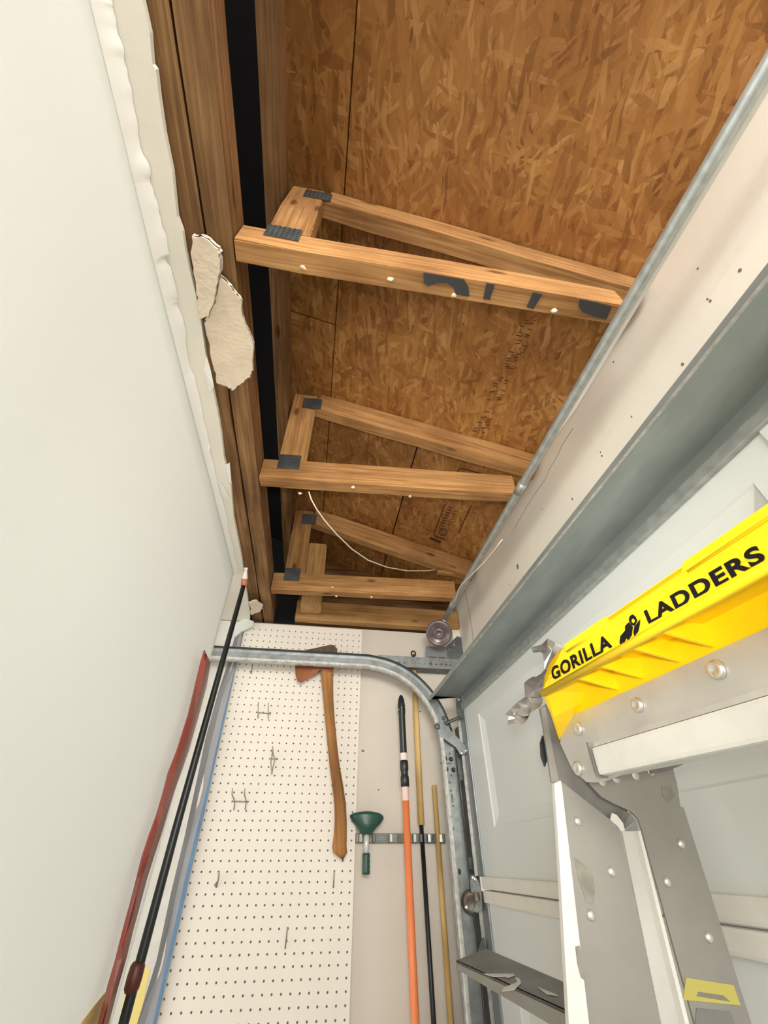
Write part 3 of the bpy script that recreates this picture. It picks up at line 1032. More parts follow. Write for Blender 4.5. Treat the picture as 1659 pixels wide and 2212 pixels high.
finish('backing', box(-0.012, 0.493, 0.006, 0.0194, 1.17, 2.405), mat('hole_shade', (0.24, 0.19, 0.14), 0.9), pb_)  # dark slab added behind the board; its colour gives the holes' shade


def hook(name, label, strokes, r=0.0016, group='wire hooks on the pegboard'):
    """wire hook from strokes; each stroke is [(px, py, distance from board)]"""
    bm = bmesh.new()
    p = None
    for s in strokes:
        pts = [at(px, py, 'Y', -d) for px, py, d in s]
        p = p or pts[0]
        merge(bm, tube_bm(pts, r, 6))
    o = finish(name, bm, M['wire'], smooth=True)
    tag(o, label, 'hook', group)


hook('double_hook', 'double wire hook on the pegboard, upper of the two H-shaped ones', [[(555, 1539, .003), (585, 1542, .003)], [(557, 1552, .003), (557.5, 1540, .004), (558, 1517, .03)], [(579, 1552, .003), (579.5, 1541, .004), (580, 1518, .03)]], 0.0019)
hook('double_hook', 'double wire hook with bent prongs, lower of the two H-shaped ones', [[(502, 1731, .003), (536, 1732, .003)], [(505, 1750, .003), (507, 1731, .004), (501, 1715, .02), (502, 1703, .032)], [(529, 1749, .003), (532, 1731, .004), (528, 1716, .02), (529, 1703, .032)]], 0.0019)
hook('spike_hook', 'narrow folded wire hook pointing up and down mid pegboard', [[(582, 1639, .003), (600, 1640, .003)], [(589, 1612, .03), (590, 1630, .01), (594, 1640, .004), (590, 1655, .01), (587, 1672, .03)], [(589, 1612, .03), (587, 1635, .006), (585, 1645, .006), (587, 1672, .03)]], 0.0019)
hook('single_hook', 'small J-shaped wire hook just under the steel track', [[(543, 1452, .003), (545, 1438, .02)], [(540, 1450, .003), (543, 1456, .003)]], 0.0022)
hook('single_hook', 'J-shaped wire hook low on the left of the pegboard', [[(473, 1883, .025), (472, 1898, .012), (467, 1917, .003), (463, 1910, .004)]], 0.0023)
hook('single_hook', 'straight wire hook low on the right, below the axe handle', [[(722, 1882, .025), (720, 1918, .003)]], 0.0020)
hook('single_hook', 'lowest straight wire hook, alone near the bottom of the pegboard', [[(621, 2003, .028), (616, 2049, .003)]], 0.0020)

# axe
axe = thing('axe', 'old axe with long curved wooden handle hung on the pegboard', 'axe', at(740, 1855, 'Y', -0.03))
YA = -0.036
cl = [(708, 1420, 13), (706, 1450, 13.5), (707, 1475, 12.5), (709, 1510, 11), (713, 1560, 10.5), (718, 1610, 10.5), (723, 1655, 11), (730, 1700, 12), (735, 1740, 12.5), (736, 1775, 13), (735, 1805, 14), (733, 1828, 15.5), (735, 1842, 15)]
b = bmesh.new()
rings = []
for i, (px, py, hw) in enumerate(cl):
    l, rr = at(px - hw, py, 'Y', YA), at(px + hw, py, 'Y', YA)
    c = (l + rr) / 2
    a = (rr - l).length / 2
    t = a * 1.15 if i < len(cl) - 3 else a * 0.95
    rings.append([b.verts.new(c + Vector((a * math.cos(2 * math.pi * k / 14), min(t, 0.017) * math.sin(2 * math.pi * k / 14), 0))) for k in range(14)])
for i in range(len(rings) - 1):
    for k in range(14):
        b.faces.new((rings[i][k], rings[i][(k + 1) % 14], rings[i + 1][(k + 1) % 14], rings[i + 1][k]))
b.faces.new(rings[0][::-1])
endp = at(738, 1858, 'Y', YA)
tipv = b.verts.new(endp + Vector((0.004, 0, 0)))
for k in range(14):
    b.faces.new((rings[-1][k], rings[-1][(k + 1) % 14], tipv))
# local X along the handle so the grain runs along it
hz = (rings[-1][0].co - rings[0][0].co).normalized()
org = at(720, 1640, 'Y', YA)
mw = Matrix((hz, Y_, hz.cross(Y_))).transposed().to_4x4()
mw.translation = org
b.transform(mw.inverted())
ho = finish('handle', b, M['axewood'], None, smooth=True)
ho.matrix_world = mw
ho.parent = axe
ho.matrix_parent_inverse = Matrix.Translation(-axe.location)
# head: blade thin at the left edge, thick at the poll
hp = [(637, 1436), (639, 1418), (652, 1410), (672, 1405), (694, 1400), (716, 1396), (722, 1398), (727, 1404), (727, 1420), (722, 1436), (718, 1452), (706, 1456), (692, 1449), (682, 1456), (665, 1466), (650, 1475), (643, 1472), (639, 1462)]
b = bmesh.new()
fr, bk = [], []
for px, py in hp:
    p = at(px, py, 'Y', YA)
    t = 0.0012 + 0.0165 * min(1, max(0, (px - 640) / 60)) ** 1.0
    fr.append(b.verts.new(p + Vector((0, -t, 0))))
    bk.append(b.verts.new(p + Vector((0, t, 0))))
cf = b.verts.new(at(690, 1430, 'Y', YA) + Vector((0, -0.0165, 0)))
cb = b.verts.new(at(690, 1430, 'Y', YA) + Vector((0, 0.0165, 0)))
n = len(hp)
for k in range(n):
    q = (k + 1) % n
    b.faces.new((fr[k], fr[q], bk[q], bk[k]))
    b.faces.new((fr[q], fr[k], cf))
    b.faces.new((bk[k], bk[q], cb))
finish('axe_head', b, M['axe'], axe)
pl = [(660, 1404), (716, 1393), (722, 1396), (729, 1402), (728, 1410), (722, 1414), (690, 1409)]
finish('poll', plate_bm([at(px, py, 'Y', YA - 0.019) for px, py in pl], (0, 0.034, 0)), M['axe_poll'], axe, label='dark steel top of the axe head')
hook('axe_peg', 'wire peg under the axe blade, left one behind the track', [[(690, 1446, .0), (688, 1448, .06)]], 0.002)
hook('axe_peg', 'wire peg under the axe poll, right one behind the track', [[(730, 1446, .0), (729, 1447, .06)]], 0.002)

# ================================================================== TOOL RAIL AND HANDLES ON THE WALL
rail = thing('tool_rail', 'dull metal tool rail with spring clips across the wall', 'rail', at(860, 1808, 'Y', 0.01))
pL, pR = at(768, 1810, 'Y', 0.012), at(962, 1812, 'Y', 0.012)
zc = (pL.z + pR.z) / 2
finish('rail_bar', box(pL.x, pR.x, 0.008, 0.0199, zc - 0.013, zc + 0.013, 0.003), mat('rail_metal', (0.24, 0.235, 0.19), 0.5, 0.5, var=0.2, scale=30), rail)
for px in (778, 806, 843, 861, 894, 907, 925, 936, 950):
    c = at(px, 1810, 'Y', -0.002)
    b = bmesh.new()
    pr = [(0.0, 0.011), (-0.004, 0.0), (-0.006, -0.008), (-0.004, -0.016), (0.003, -0.018), (0.005, -0.012)]
    if px in (806, 861, 907, 936):
        pr = [(-x, y) for x, y in pr]
    A1 = [b.verts.new((c.x + x, y, zc - 0.010)) for x, y in pr]
    B1 = [b.verts.new((c.x + x, y, zc + 0.010)) for x, y in pr]
    for k in range(len(pr) - 1):
        b.faces.new((A1[k], A1[k + 1], B1[k + 1], B1[k]))
    r = bmesh.ops.extrude_face_region(b, geom=b.faces[:])
    bmesh.ops.translate(b, verts=[g for g in r['geom'] if isinstance(g, bmesh.types.BMVert)], vec=(0.0012, 0, 0))
    finish('spring_clip', b, M['galv'], rail)
finish('rail_slot', box(at(812, 1810, 'Y', 0).x, at(838, 1810, 'Y', 0).x, 0.0045, 0.009, zc - 0.008, zc + 0.008, 0.001), M['galv_dark'], rail)

# green hand tool
YG = -0.022
gt = thing('hand_tool', 'green flared-head hand tool with white neck and ribbed grip', 'tool', at(791, 1889, 'Y', YG))
pr = [(755, 828, 1762), (757, 829, 1768), (764, 822, 1779), (772, 813, 1788), (778, 806, 1797), (783, 801, 1803)]
b = bmesh.new()
rings = []
rows2 = [(779, 806, 1753.5), (762, 822, 1757)] + pr
for l, r_, y in rows2:
    a, c = at(l, y, 'Y', YG), at(r_, y, 'Y', YG)
    m_ = (a + c) / 2
    hw = (c - a).length / 2
    rings.append([b.verts.new(m_ + Vector((hw * math.cos(2 * math.pi * k / 20), min(hw, .03) * math.sin(2 * math.pi * k / 20), 0))) for k in range(20)])
for i in range(len(rings) - 1):
    for k in range(20):
        b.faces.new((rings[i][k], rings[i][(k + 1) % 20], rings[i + 1][(k + 1) % 20], rings[i + 1][k]))
b.faces.new(rings[0][::-1])
b.faces.new(rings[-1])
finish('flared_head', b, M['green'], gt, smooth=True)
finish('neck', tube_bm([at(792, 1801, 'Y', YG), at(791, 1846, 'Y', YG)], 0.0085, 12), mat('neck_white', (0.66, 0.66, 0.63), 0.35, 0.2), gt, smooth=True, label='white neck')
g0, g1 = at(791, 1843, 'Y', YG), at(790.5, 1889, 'Y', YG)
pr = [(.0004, 0)]
for k in range(9):
    z = (g1 - g0).length * k / 8
    pr += [(.0128 if k % 2 else .0118, z)]
pr += [(.0004, (g1 - g0).length + .001)]
finish('grip', lathe_bm(pr, 16, frame_mtx(g0, g1 - g0)), M['green'], gt, smooth=True)

# orange telescopic pole
YO = -0.03


def pt(px, py, y):
    return at(px, py, 'Y', y)


oa, ob_ = pt(875, 1700, YO), pt(897, 2212, YO)
od = (ob_ - oa).normalized()
of = ob_ + od * (ob_.z / abs(od.z))
op = thing('telescopic_pole', 'orange telescopic pole with black threaded top', 'pole', of)
finish('shaft', tube_bm([oa, ob_, of], 0.0118, 16), M['orange'], op, smooth=True)
ot = pt(866.5, 1512, YO)
ud = (ot - oa).normalized()


def seg_on(py):
    return oa + (ot - oa) * ((1700 - py) / (1700 - 1512))


tipL = (ot - oa).length
finish('black_top', lathe_bm([(.0122, tipL * .355), (.0126, tipL * .37), (.0126, tipL * .80), (.0145, tipL * .85), (.0145, tipL * .93), (.012, tipL * 1.0), (.007, tipL * 1.05), (.0005, tipL * 1.07)], 18, frame_mtx(oa, ud)), M['black'], op, smooth=True)
finish('white_ring', lathe_bm([(.0124, tipL * .275), (.0124, tipL * .36)], 18, frame_mtx(oa, ud)), M['label_white'], op, label='white ring under the black top')
finish('locking_collar', lathe_bm([(.0128, 0), (.0152, .002), (.0152, tipL * .10), (.0128, tipL * .12), (.0128, tipL * .16), (.0152, tipL * .18), (.0152, tipL * .265), (.0128, tipL * .28)], 18, frame_mtx(oa, ud)), M['black'], op, smooth=True)
finish('label_band', lathe_bm([(.0121, 0), (.0121, .040)], 18, frame_mtx(oa, od)), mat('pink_label', (0.86, 0.56, 0.47), 0.6, col2=(0.8, 0.68, 0.62), scale=90), op, label='pale printed label band')
for py, px in ((1528, 868), (1533, 861), (1584, 870)):
    finish('button', dome(pt(px, py, YO - 0.0135), (0, -1, 0), 0.0032, .5, 10), M['galv'], op, smooth=True)

# long yellow wooden handle with black lower shaft
YY = -0.005
ya, yb = pt(893, 1418, YY), pt(910, 1782, YY)
yd = (yb - ya).normalized()
yl = pt(937, 2212, YY)
ydl = (yl - yb).normalized()
yf = yl + ydl * (yl.z / abs(ydl.z))
yp = thing('long_handle', 'yellow wooden handle on a black shaft, right of the orange pole', 'handle', yf)
beam_ = None
b = tube_bm([ya + yd * .02, yb], 0.0112, 14)
mw = Matrix((yd, Y_, yd.cross(Y_))).transposed().to_4x4()
mw.translation = (ya + yb) / 2
b.transform(mw.inverted())
o = finish('wooden_handle', b, M['polewood'], None, smooth=True)
o.matrix_world = mw
o.parent = yp
o.matrix_parent_inverse = Matrix.Translation(-yp.location)
finish('black_shaft', tube_bm([yb, yl, yf], 0.0074, 12), M['blackpole'], yp, smooth=True)
finish('hang_cap', lathe_bm([(.008, 0), (.0085, .03), (.006, .042), (.0005, .045)], 12, frame_mtx(ya + yd * .035, -yd)), M['black'], yp, smooth=True)

sa, sb = pt(938, 1696, YY), pt(974, 2212, YY)
sd = (sb - sa).normalized()
sf = sb + sd * (sb.z / abs(sd.z))
b = tube_bm([sa, sb, sf], 0.0085, 14)
mw = Matrix((sd, Y_, sd.cross(Y_))).transposed().to_4x4()
mw.translation = (sa + sb) / 2
b.transform(mw.inverted())
o = finish('broom_handle', b, M['polewood'], None, smooth=True)
o.matrix_world = mw
tag(o, 'thin yellow wooden handle beside the vertical door track, shorter than its neighbour', 'handle')

# ================================================================== DOOR TRACK
TY = -0.075
trk = thing('door_track', 'galvanised curved garage door track along the far wall', 'track', (0.815, TY, 0.1))
path = [((x, 2.235), (0, 1)) for x in (-0.9, -0.3, 0.0, 0.2, 0.40, 0.50)]
cx, cz, rad = 0.512, 1.927, 0.305
path[-1] = ((cx, cz + rad + 0.003), (0, 1))
for k in range(1, 17):
    a = math.pi / 2 * (1 - k / 16)
    path.append(((cx + rad * math.cos(a), cz + rad * math.sin(a)), (math.cos(a), math.sin(a))))


def sweep(prof, path, m, name, sol=0.0018):
    b = bmesh.new()
    rings = []
    for (x, z), (nx, nz) in path:
        rings.append([b.verts.new((x + nx * n_, TY - y, z + nz * n_)) for n_, y in prof])
    for i in range(len(rings) - 1):
        for k in range(len(prof) - 1):
            b.faces.new((rings[i][k], rings[i][k + 1], rings[i + 1][k + 1], rings[i + 1][k]))
    o = finish(name, b, m, trk)
    md = o.modifiers.new('thickness', 'SOLIDIFY')
    md.thickness = sol
    md.offset = 0
    return o


H = 0.027
sweep([(-H, 0), (-H * .5, -.001), (H * .5, -.001), (H, 0)], path, M['galv'], 'curved_channel')
sweep([(-H, 0), (-H, .018), (-H + .004, .022), (-H + .011, .022)], path, M['lip'], 'inner_lip')
sweep([(H, 0), (H, .016), (H - .003, .018)], path, M['galv_dark'], 'outer_flange')
vx = cx + rad
vp = [((vx + t * 0.012, z), (1, 0)) for t, z in ((0, cz + .001), (.3, 1.7), (.6, 1.4), (1.0, 0.05))]
sweep([(-H, 0), (-H, .018), (-H + .004, .022), (-H + .011, .022)], vp, M['lip'], 'inner_lip')
sweep([(H, 0), (H, .016), (H - .003, .018)], vp, M['galv_dark'], 'outer_flange')
# vertical channel web with its row of holes and slots
hl = []
for px, py, ru, rv in ((959, 1628, .004, .004), (971, 1628, .004, .004), (962, 1675, .004, .004), (975, 1675, .004, .004), (971, 1690, .0055, .0045), (974, 1708, .0045, .0045), (977, 1725, .004, .014), (979, 1741, .0035, .0035), (974, 1764, .0045, .0045), (978, 1790, .0055, .005)):
    p = at(px, py, 'Y', TY)
    hl.append(ell((p.x, TY, p.z), X_, Z_, ru, rv, 10))
web = [Vector((vx - H, TY, cz)), Vector((vx + H, TY, cz)), Vector((vx + H + .0036, TY, 1.55)), Vector((vx + H + .012, TY, 0.05)), Vector((vx - H + .012, TY, 0.05)), Vector((vx - H + .0036, TY, 1.55))]
finish('vertical_channel', plate_bm(web, (0, 0.002, 0), hl), M['galv'], trk)
for px, py in ((961, 1639), (974, 1640), (964, 1662), (979, 1663)):
    finish('bolt', lathe_bm([(.0075, 0), (.0075, .004), (.005, .006), (.0005, .006)], 8, frame_mtx(at(px, py, 'Y', TY - .001), (0, -1, 0))), M['black'], trk)
p0_ = at(953, 1648, 'Y', TY - 0.004)
finish('splice_joint', box(vx - H - .004, vx + H * .4, TY - 0.003, TY, p0_.z - .0012, p0_.z + .0012), M['black'], trk)
finish('knot_hole', plate_bm(ell(at(993, 1883, 'Y', TY - .0012), X_, Z_, .005, .008, 10), (0, .0008, 0)), M['black'], trk)
# jamb bracket plates right of the track
hl = [ell(at(px, py, 'Y', -0.055), X_, Z_, ru, rv, 8) for px, py, ru, rv in ((985, 1628, .008, .004), (985, 1640, .003, .010), (988, 1664, .004, .004), (991, 1677, .006, .004))]
finish('jamb_bracket', plate_bm([at(px, py, 'Y', -0.055) for px, py in ((978, 1618), (1004, 1620), (1006, 1686), (982, 1686))], (0, 0.003, 0), hl), M['galv_dark'], trk)
finish('jamb_bracket', plate_bm([at(px, py, 'Y', -0.055) for px, py in ((1008, 1852), (1024, 1852), (1026, 1878), (1012, 1878))], (0, 0.003, 0)), M['galv_dark'], trk)
finish('jamb_bracket', plate_bm([at(px, py, 'Y', -0.055) for px, py in ((1014, 1888), (1026, 1888), (1028, 1900), (1016, 1900))], (0, 0.003, 0)), M['galv_dark'], trk)
# vertical jamb angle behind the door edge
jx0 = at(1002, 1690, 'Y', -0.03).x
finish('jamb_angle', box(jx0 + 0.002, jx0 + 0.006, -0.068, 0.019, 0.05, 2.02), M['galv_dark'], trk)

# horizontal perforated hanger between the curve and the corner
hg = thing('hanger_angle', 'perforated steel hanger angle from the track to the corner', 'bracket', at(930, 1430, 'Y', -0.045))
YH = -0.045
pa_, pb2 = at(842, 1432, 'Y', YH), at(984, 1447, 'Y', YH)
zt, zb = at(930, 1421, 'Y', YH).z, at(930, 1443, 'Y', YH).z
hl = []
for px, py, ru, rv in ((862, 1431, .006, .003), (874, 1432, .003, .003), (886, 1437, .0018, .0018), (905, 1433, .003, .003), (917, 1434, .003, .003), (942, 1435, .004, .003), (953, 1435, .005, .003), (964, 1436, .004, .003), (973, 1437, .005, .003)):
    p = at(px, py, 'Y', YH)
    hl.append(ell((p.x, YH, p.z), X_, Z_, ru, rv, 8))
finish('perforated_face', plate_bm([Vector((pa_.x - .05, YH, zb)), Vector((0.935, YH, zb)), Vector((0.935, YH, zt)), Vector((pa_.x - .05, YH, zt))], (0, 0.003, 0), hl), M['galv'], hg)
finish('lower_flange', box(pa_.x - .05, 0.935, YH, YH + 0.055, zb - 0.0022, zb), M['galv_dark'], hg)
finish('bolt', dome(at(930, 1434, 'Y', YH), (0, -1, 0), 0.007, .5), M['galv_dark'], hg, smooth=True)
hl = [[Vector((p.x, -0.035, p.z)) for p in (at(a, c, 'Y', -0.035) for a, c in q)] for q in (((926, 1418), (942, 1419), (942, 1423), (926, 1422)), ((947, 1419), (962, 1420), (962, 1424), (947, 1423)))]
finish('flag_plate', plate_bm([at(px, py, 'Y', -0.035) for px, py in ((920, 1396), (986, 1398), (986, 1426), (920, 1424))], (0, 0.003, 0), hl), mat('flag_grey', (0.22, 0.23, 0.235), 0.55, 0.4), hg)
hl = [ell(at(px, py, 'Y', -0.040), X_, Z_, .004, .007, 8) for px, py in ((972, 1402), (981, 1392), (980, 1404))]
finish('corner_plate', plate_bm([at(px, py, 'Y', -0.040) for px, py in ((966, 1394), (988, 1374), (1002, 1380), (1000, 1436), (968, 1432))], (0, 0.003, 0), hl), M['galv_dark'], hg)
tube_o = finish('eyelet', tube_bm([at(893, 1412, 'Y', YH - .004) + Vector((.009 * math.cos(a * .6283), 0, .011 * math.sin(a * .6283))) for a in range(11)], 0.0035, 6), M['black'], hg, smooth=True)

# ================================================================== STEP LADDER
lad = thing('step_ladder', 'aluminium step ladder with yellow lettered top cap, right foreground', 'ladder', (0.72, -1.2, 0))
D = Vector((-0.03629652, 0.9988073, 0.03265782))      # long direction of the cap, pointing away
FN = D.cross(Z_).normalized()                          # across the cap, towards the door
if FN.x < 0:
    FN = -FN
UP = FN.cross(D).normalized()
if UP.z < 0:
    UP = -UP
FP = Vector((0.61, -1.232, 1.775))                      # lower front corner of the cap face
DD = FP.dot(FN)


def cap(px, py, off=0.0):
    """point on the cap's front plane (or a parallel plane off behind it)"""
    return on(px, py, FP + FN * off, FN)


def uw(p):
    q = p - FP
    return q.dot(-D), q.dot(UP)


def cpt(u, v, w):
    """cap coordinates: u towards the camera along the cap, v back towards the door, w up"""
    return FP - D * u + FN * v + UP * w


LEN = 0.46
uT, wT = uw(cap(1215, 1400))
uB, wB = uw(cap(1183, 1499))
uE, wE = uw(cap(1206, 1598, 0.055))
b = bmesh.new()
# hood: front wall, top, back wall, ceiling of the recess, end walls
tk = 0.004


def slab(pts, thick):
    return plate_bm(pts, thick)


uL, wL = uw(cap(1174, 1503))
fr_ = [cpt(uL, 0, wB), cap(1172, 1490), cap(1177, 1460), cap(1185, 1437), cap(1198, 1417), cpt(uT, 0, wT), cpt(LEN, 0, wT), cpt(LEN, 0, wB)]
merge(b, slab(fr_, FN * tk))
merge(b, slab([cpt(uT, 0, wT - .001), cpt(uT, 0.17, wT - .001), cpt(LEN, 0.17, wT - .001), cpt(LEN, 0, wT - .001)], -UP * tk))
ceilw = wB + 0.014
merge(b, slab([cpt(uB, 0, ceilw), cpt(uB + 0.0, 0.06, ceilw), cpt(LEN, 0.06, ceilw), cpt(LEN, 0, ceilw)], UP * tk))
merge(b, slab([cpt(uB, 0.056, ceilw), cpt(uE, 0.056, wE + .004), cpt(LEN, 0.056, wE + .004), cpt(LEN, 0.056, ceilw)], FN * tk))
# chamfered far end wall
merge(b, slab([cpt(uL, 0, wB), cap(1172, 1490), cap(1177, 1460), cap(1185, 1437), cap(1198, 1417), cpt(uT, 0, wT), cpt(uT, 0.15, wT), cpt(uB, 0.15, wB), cpt(uE, 0.10, wE), cpt(uE, 0.056, wE), cpt((uB + uE) / 2, .026, (wB + wE) / 2)], -D * tk))
finish('top_cap', b, M['yellow'], lad)
# rolled lip along the bottom of the face and the ridges along the top
finish('cap_lip', tube_bm([cpt(uL + .001, -.0005, wB + .003), cpt(LEN, -.001, wB + .003)], 0.0042, 10), M['yellow'], lad, smooth=True)
for a, c in (((1218, 1404), (1318, 1338)), ((1470, 1232), (1656, 1106))):
    ua, wa = uw(cap(*a))
    uc, wc = uw(cap(*c))
    if c[0] > 1600:
        uc = LEN
    merge_b = bmesh.new()
    vs = [(ua, -.0008, wT - .006), (ua + .006, -.0008, wT + .0018), (uc - .006, -.0008, wT + .0018), (uc, -.0008, wT - .006)]
    finish('cap_ridge', plate_bm([cpt(*v) for v in vs], FN * 0.03), M['yellow'], lad)
    finish('cap_bead', tube_bm([cpt(ua + .006, -.0004, wT - .007), cpt(uc - .006, -.0004, wT - .007)], 0.0013, 8), M['yellow'], lad, smooth=True)
# stiffening ribs in the recess
for px, py in ((1368, 1454), (1424, 1428), (1502, 1390), (1574, 1356)):
    q = on(px, py, FP + UP * ceilw, UP)
    u = (q - FP).dot(-D)
    v = (q - FP).dot(FN)
    rib = [cpt(u, 0.056, ceilw - .022), cpt(u, 0.056, ceilw), cpt(u, 0.004, ceilw), cpt(u, 0.004, wB + .003)]
    finish('cap_rib', plate_bm(rib, -D * 0.003), M['yellow'], lad)
# lettering: each word is one printed part
def word(txt, a, c, h_px_top):
    """a, c: image points of the left and right foot of the word on the cap face"""
    ua, wa = uw(cap(*a))
    uc, wc = uw(cap(*c))
    fc = bpy.data.curves.new('lettering', 'FONT')
    fc.body = txt
    fc.size = 1.0
    fc.offset = 0.04
    fc.space_character = 1.12
    fc.extrude = 0.0
    tmp = bpy.data.objects.new('tmp', fc)
    COL.objects.link(tmp)
    dg = bpy.context.evaluated_depsgraph_get()
    me = bpy.data.meshes.new_from_object(tmp.evaluated_get(dg))
    bpy.data.objects.remove(tmp)
    xs = [v.co.x for v in me.vertices]
    ys = [v.co.y for v in me.vertices]
    x0, x1, y1 = min(xs), max(xs), max(ys)
    u2, w2 = uw(cap(*h_px_top))
    hh = w2 - wa
    for v in me.vertices:
        tx = (v.co.x - x0) / (x1 - x0)
        ty = max(v.co.y, 0) / y1
        v.co = cpt(ua + (uc - ua) * tx, -0.0008, wa + (wc - wa) * tx + hh * ty)
    me.materials.append(M['ink'])
    o = bpy.data.objects.new('lettering', me)
    COL.objects.link(o)
    o.parent = lad
    o.matrix_parent_inverse = Matrix.Translation(-lad.location)
    o['label'] = 'black word printed on the yellow cap'
    return o


word('GORILLA', (1196, 1470), (1325, 1397), (1202, 1436))
word('LADDERS', (1403, 1348), (1658, 1208), (1403, 1313))
# emblem between the words
emb = bmesh.new()
def eseg(pts, holes=()):
    merge(emb, plate_bm([cap(px, py, -0.0009) for px, py in pts], FN * 0.0006, [[cap(px, py, -0.0009) for px, py in h] for h in holes]))
eseg([(1366, 1327), (1372, 1332), (1376, 1341), (1370, 1352), (1364, 1350), (1358, 1340), (1360, 1331)], [[(1364, 1337), (1369, 1336), (1372, 1342), (1368, 1347), (1363, 1343)]])
eseg([(1350, 1352), (1358, 1344), (1366, 1354), (1364, 1372), (1356, 1384), (1350, 1372)])
eseg([(1340, 1374), (1350, 1362), (1352, 1378), (1348, 1388), (1340, 1398), (1338, 1386)])
eseg([(1370, 1354), (1376, 1346), (1382, 1338), (1381, 1350), (1378, 1364), (1370, 1374), (1368, 1366)])
finish('emblem', emb, M['ink'], lad, label='black emblem between the two words')

# aluminium plate under the cap with screws, and the white step rail
AV = 0.0555
ap = [cap(px, py, AV) for px, py in ((1212, 1558), (1230, 1548), (1659, 1356))]
u0, w0 = uw(ap[0])
w_top = uw(cap(1440, 1454, AV))[1]
pts = [(1214, 1556), (1700, 1336), (1700, 1530), (1300, 1690), (1268, 1690), (1236, 1662), (1210, 1606)]
finish('cap_plate', plate_bm([cap(px, py, AV - .002) for px, py in pts], FN * 0.003), M['alu'], lad)
for px, py, r in ((1550, 1447, .0085), (1379, 1523, .0078), (1251, 1575, .0078), (1250, 1660, .0082)):
    c = cap(px, py, AV - .002)
    merge_m = frame_mtx(c, -FN)
    finish('cap_screw', lathe_bm([(r, 0), (r, r * .25), (r * .86, r * .5), (r * .55, r * .55), (r * .4, r * .42), (.0003, r * .42)], 18, merge_m), M['screw'], lad, smooth=True)
b = bmesh.new()
RV = 0.040
q1, q2 = uw(cap(1284, 1612, RV)), uw(cap(1292, 1676, RV))
wtp, wbt = q1[1], q2[1]
us = q2[0]
prof = [(0, wbt), (0, wtp), (0.028, wtp), (0.028, wbt)]
A1 = [b.verts.new(cpt(us, RV + v, w)) for v, w in prof]
B1 = [b.verts.new(cpt(LEN, RV + v, w)) for v, w in prof]
for k in range(4):
    b.faces.new((A1[k], A1[(k + 1) % 4], B1[(k + 1) % 4], B1[k]))
b.faces.new(A1)
b.faces.new(B1[::-1])
bevel(b, 0.004)
finish('cross_rail', b, M['alu_white'], lad)
b = plate_bm([cpt(us - .004, RV + .006, wtp + .006), cpt(LEN, RV + .006, wtp + .006), cpt(LEN, RV + .006, wtp + .001), cpt(us - .004, RV + .006, wtp + .001)], FN * 0.02)
finish('rail_bracket', b, M['alu'], lad)
finish('rail_end_cap', plate_bm([cpt(us - .004, RV - .001, wtp + .006), cpt(us - .001, RV - .001, wtp + .006), cpt(us - .001, RV - .001, wbt - .002), cpt(us - .004, RV - .001, wbt + .004)], FN * 0.03), M['alu_dark'], lad)

# rails of the far side frame, webs facing the camera
LY = -1.125


def lp(px, py, dy=0.0):
    return at(px, py, 'Y', LY + dy)


def down(pa, pb, z=0.0):
    d = (pb - pa)
    return pa + d * ((z - pa.z) / d.z)


def rail_part(name, poly, m, dy, th=0.003, label=None):
    """poly: image outline whose last two points (right foot, left foot) sit on the lower frame edge; the rail goes on to the floor"""
    return finish(name, plate_bm([lp(px, py, dy) for px, py in poly], (0, th, 0)), m, lad, label=label)


def foot(a, c, dy=0.0):
    """continue the image line a-c down to the floor on the ladder plane"""
    return down(lp(*a, dy), lp(*c, dy))


# rear rail and gusset (right)
f1, f2 = foot((1474, 1745), (1620, 2212)), foot((1385, 1790), (1500, 2212))
poly = [lp(px, py) for px, py in ((1284, 1672), (1400, 1650), (1448, 1640), (1462, 1690), (1470, 1742), (1477, 1745))] + [f1, f2] + [lp(px, py) for px, py in ((1386, 1790), (1378, 1768), (1362, 1752), (1330, 1738), (1300, 1722), (1272, 1692))]
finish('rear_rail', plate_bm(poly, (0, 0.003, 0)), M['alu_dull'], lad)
# bright flange strip of the rear rail, with its turned-in edge
g1, g2 = foot((1377, 1795), (1480, 2212), -.004), foot((1347, 1795), (1432, 2212), -.004)
poly = [lp(1344, 1796, -.004), lp(1377, 1795, -.004), g1, g2]
finish('rail_flange', plate_bm(poly, (0, 0.002, 0)), M['alu'], lad)
g3 = foot((1383, 1795), (1488, 2212), -.014)
g4 = foot((1377, 1795), (1479, 2212), -.014)
finish('rail_edge', plate_bm([lp(1378, 1795, -.014), lp(1384, 1795, -.014), g3, g4], (0, 0.012, 0)), M['alu_white'], lad)
# curved top of that channel
b = bmesh.new()
arc_o = [(1319, 1768), (1330, 1757), (1345, 1752), (1362, 1757), (1374, 1772), (1380, 1797)]
arc_i = [(1322, 1762), (1332, 1770), (1340, 1778), (1345, 1785), (1350, 1790), (1352, 1797)]
vo = [b.verts.new(lp(*p, -.004)) for p in arc_o]
vi = [b.verts.new(lp(*p, .006)) for p in arc_i]
for k in range(5):
    b.faces.new((vo[k], vo[k + 1], vi[k + 1], vi[k]))
finish('channel_throat', b, M['alu_dark'], lad)
finish('channel_edge', plate_bm([lp(px, py, -.006) for px, py in ((1318, 1772), (1322, 1756), (1332, 1760), (1346, 1778), (1350, 1794), (1342, 1796), (1334, 1784))], (0, .002, 0)), M['alu_white'], lad)
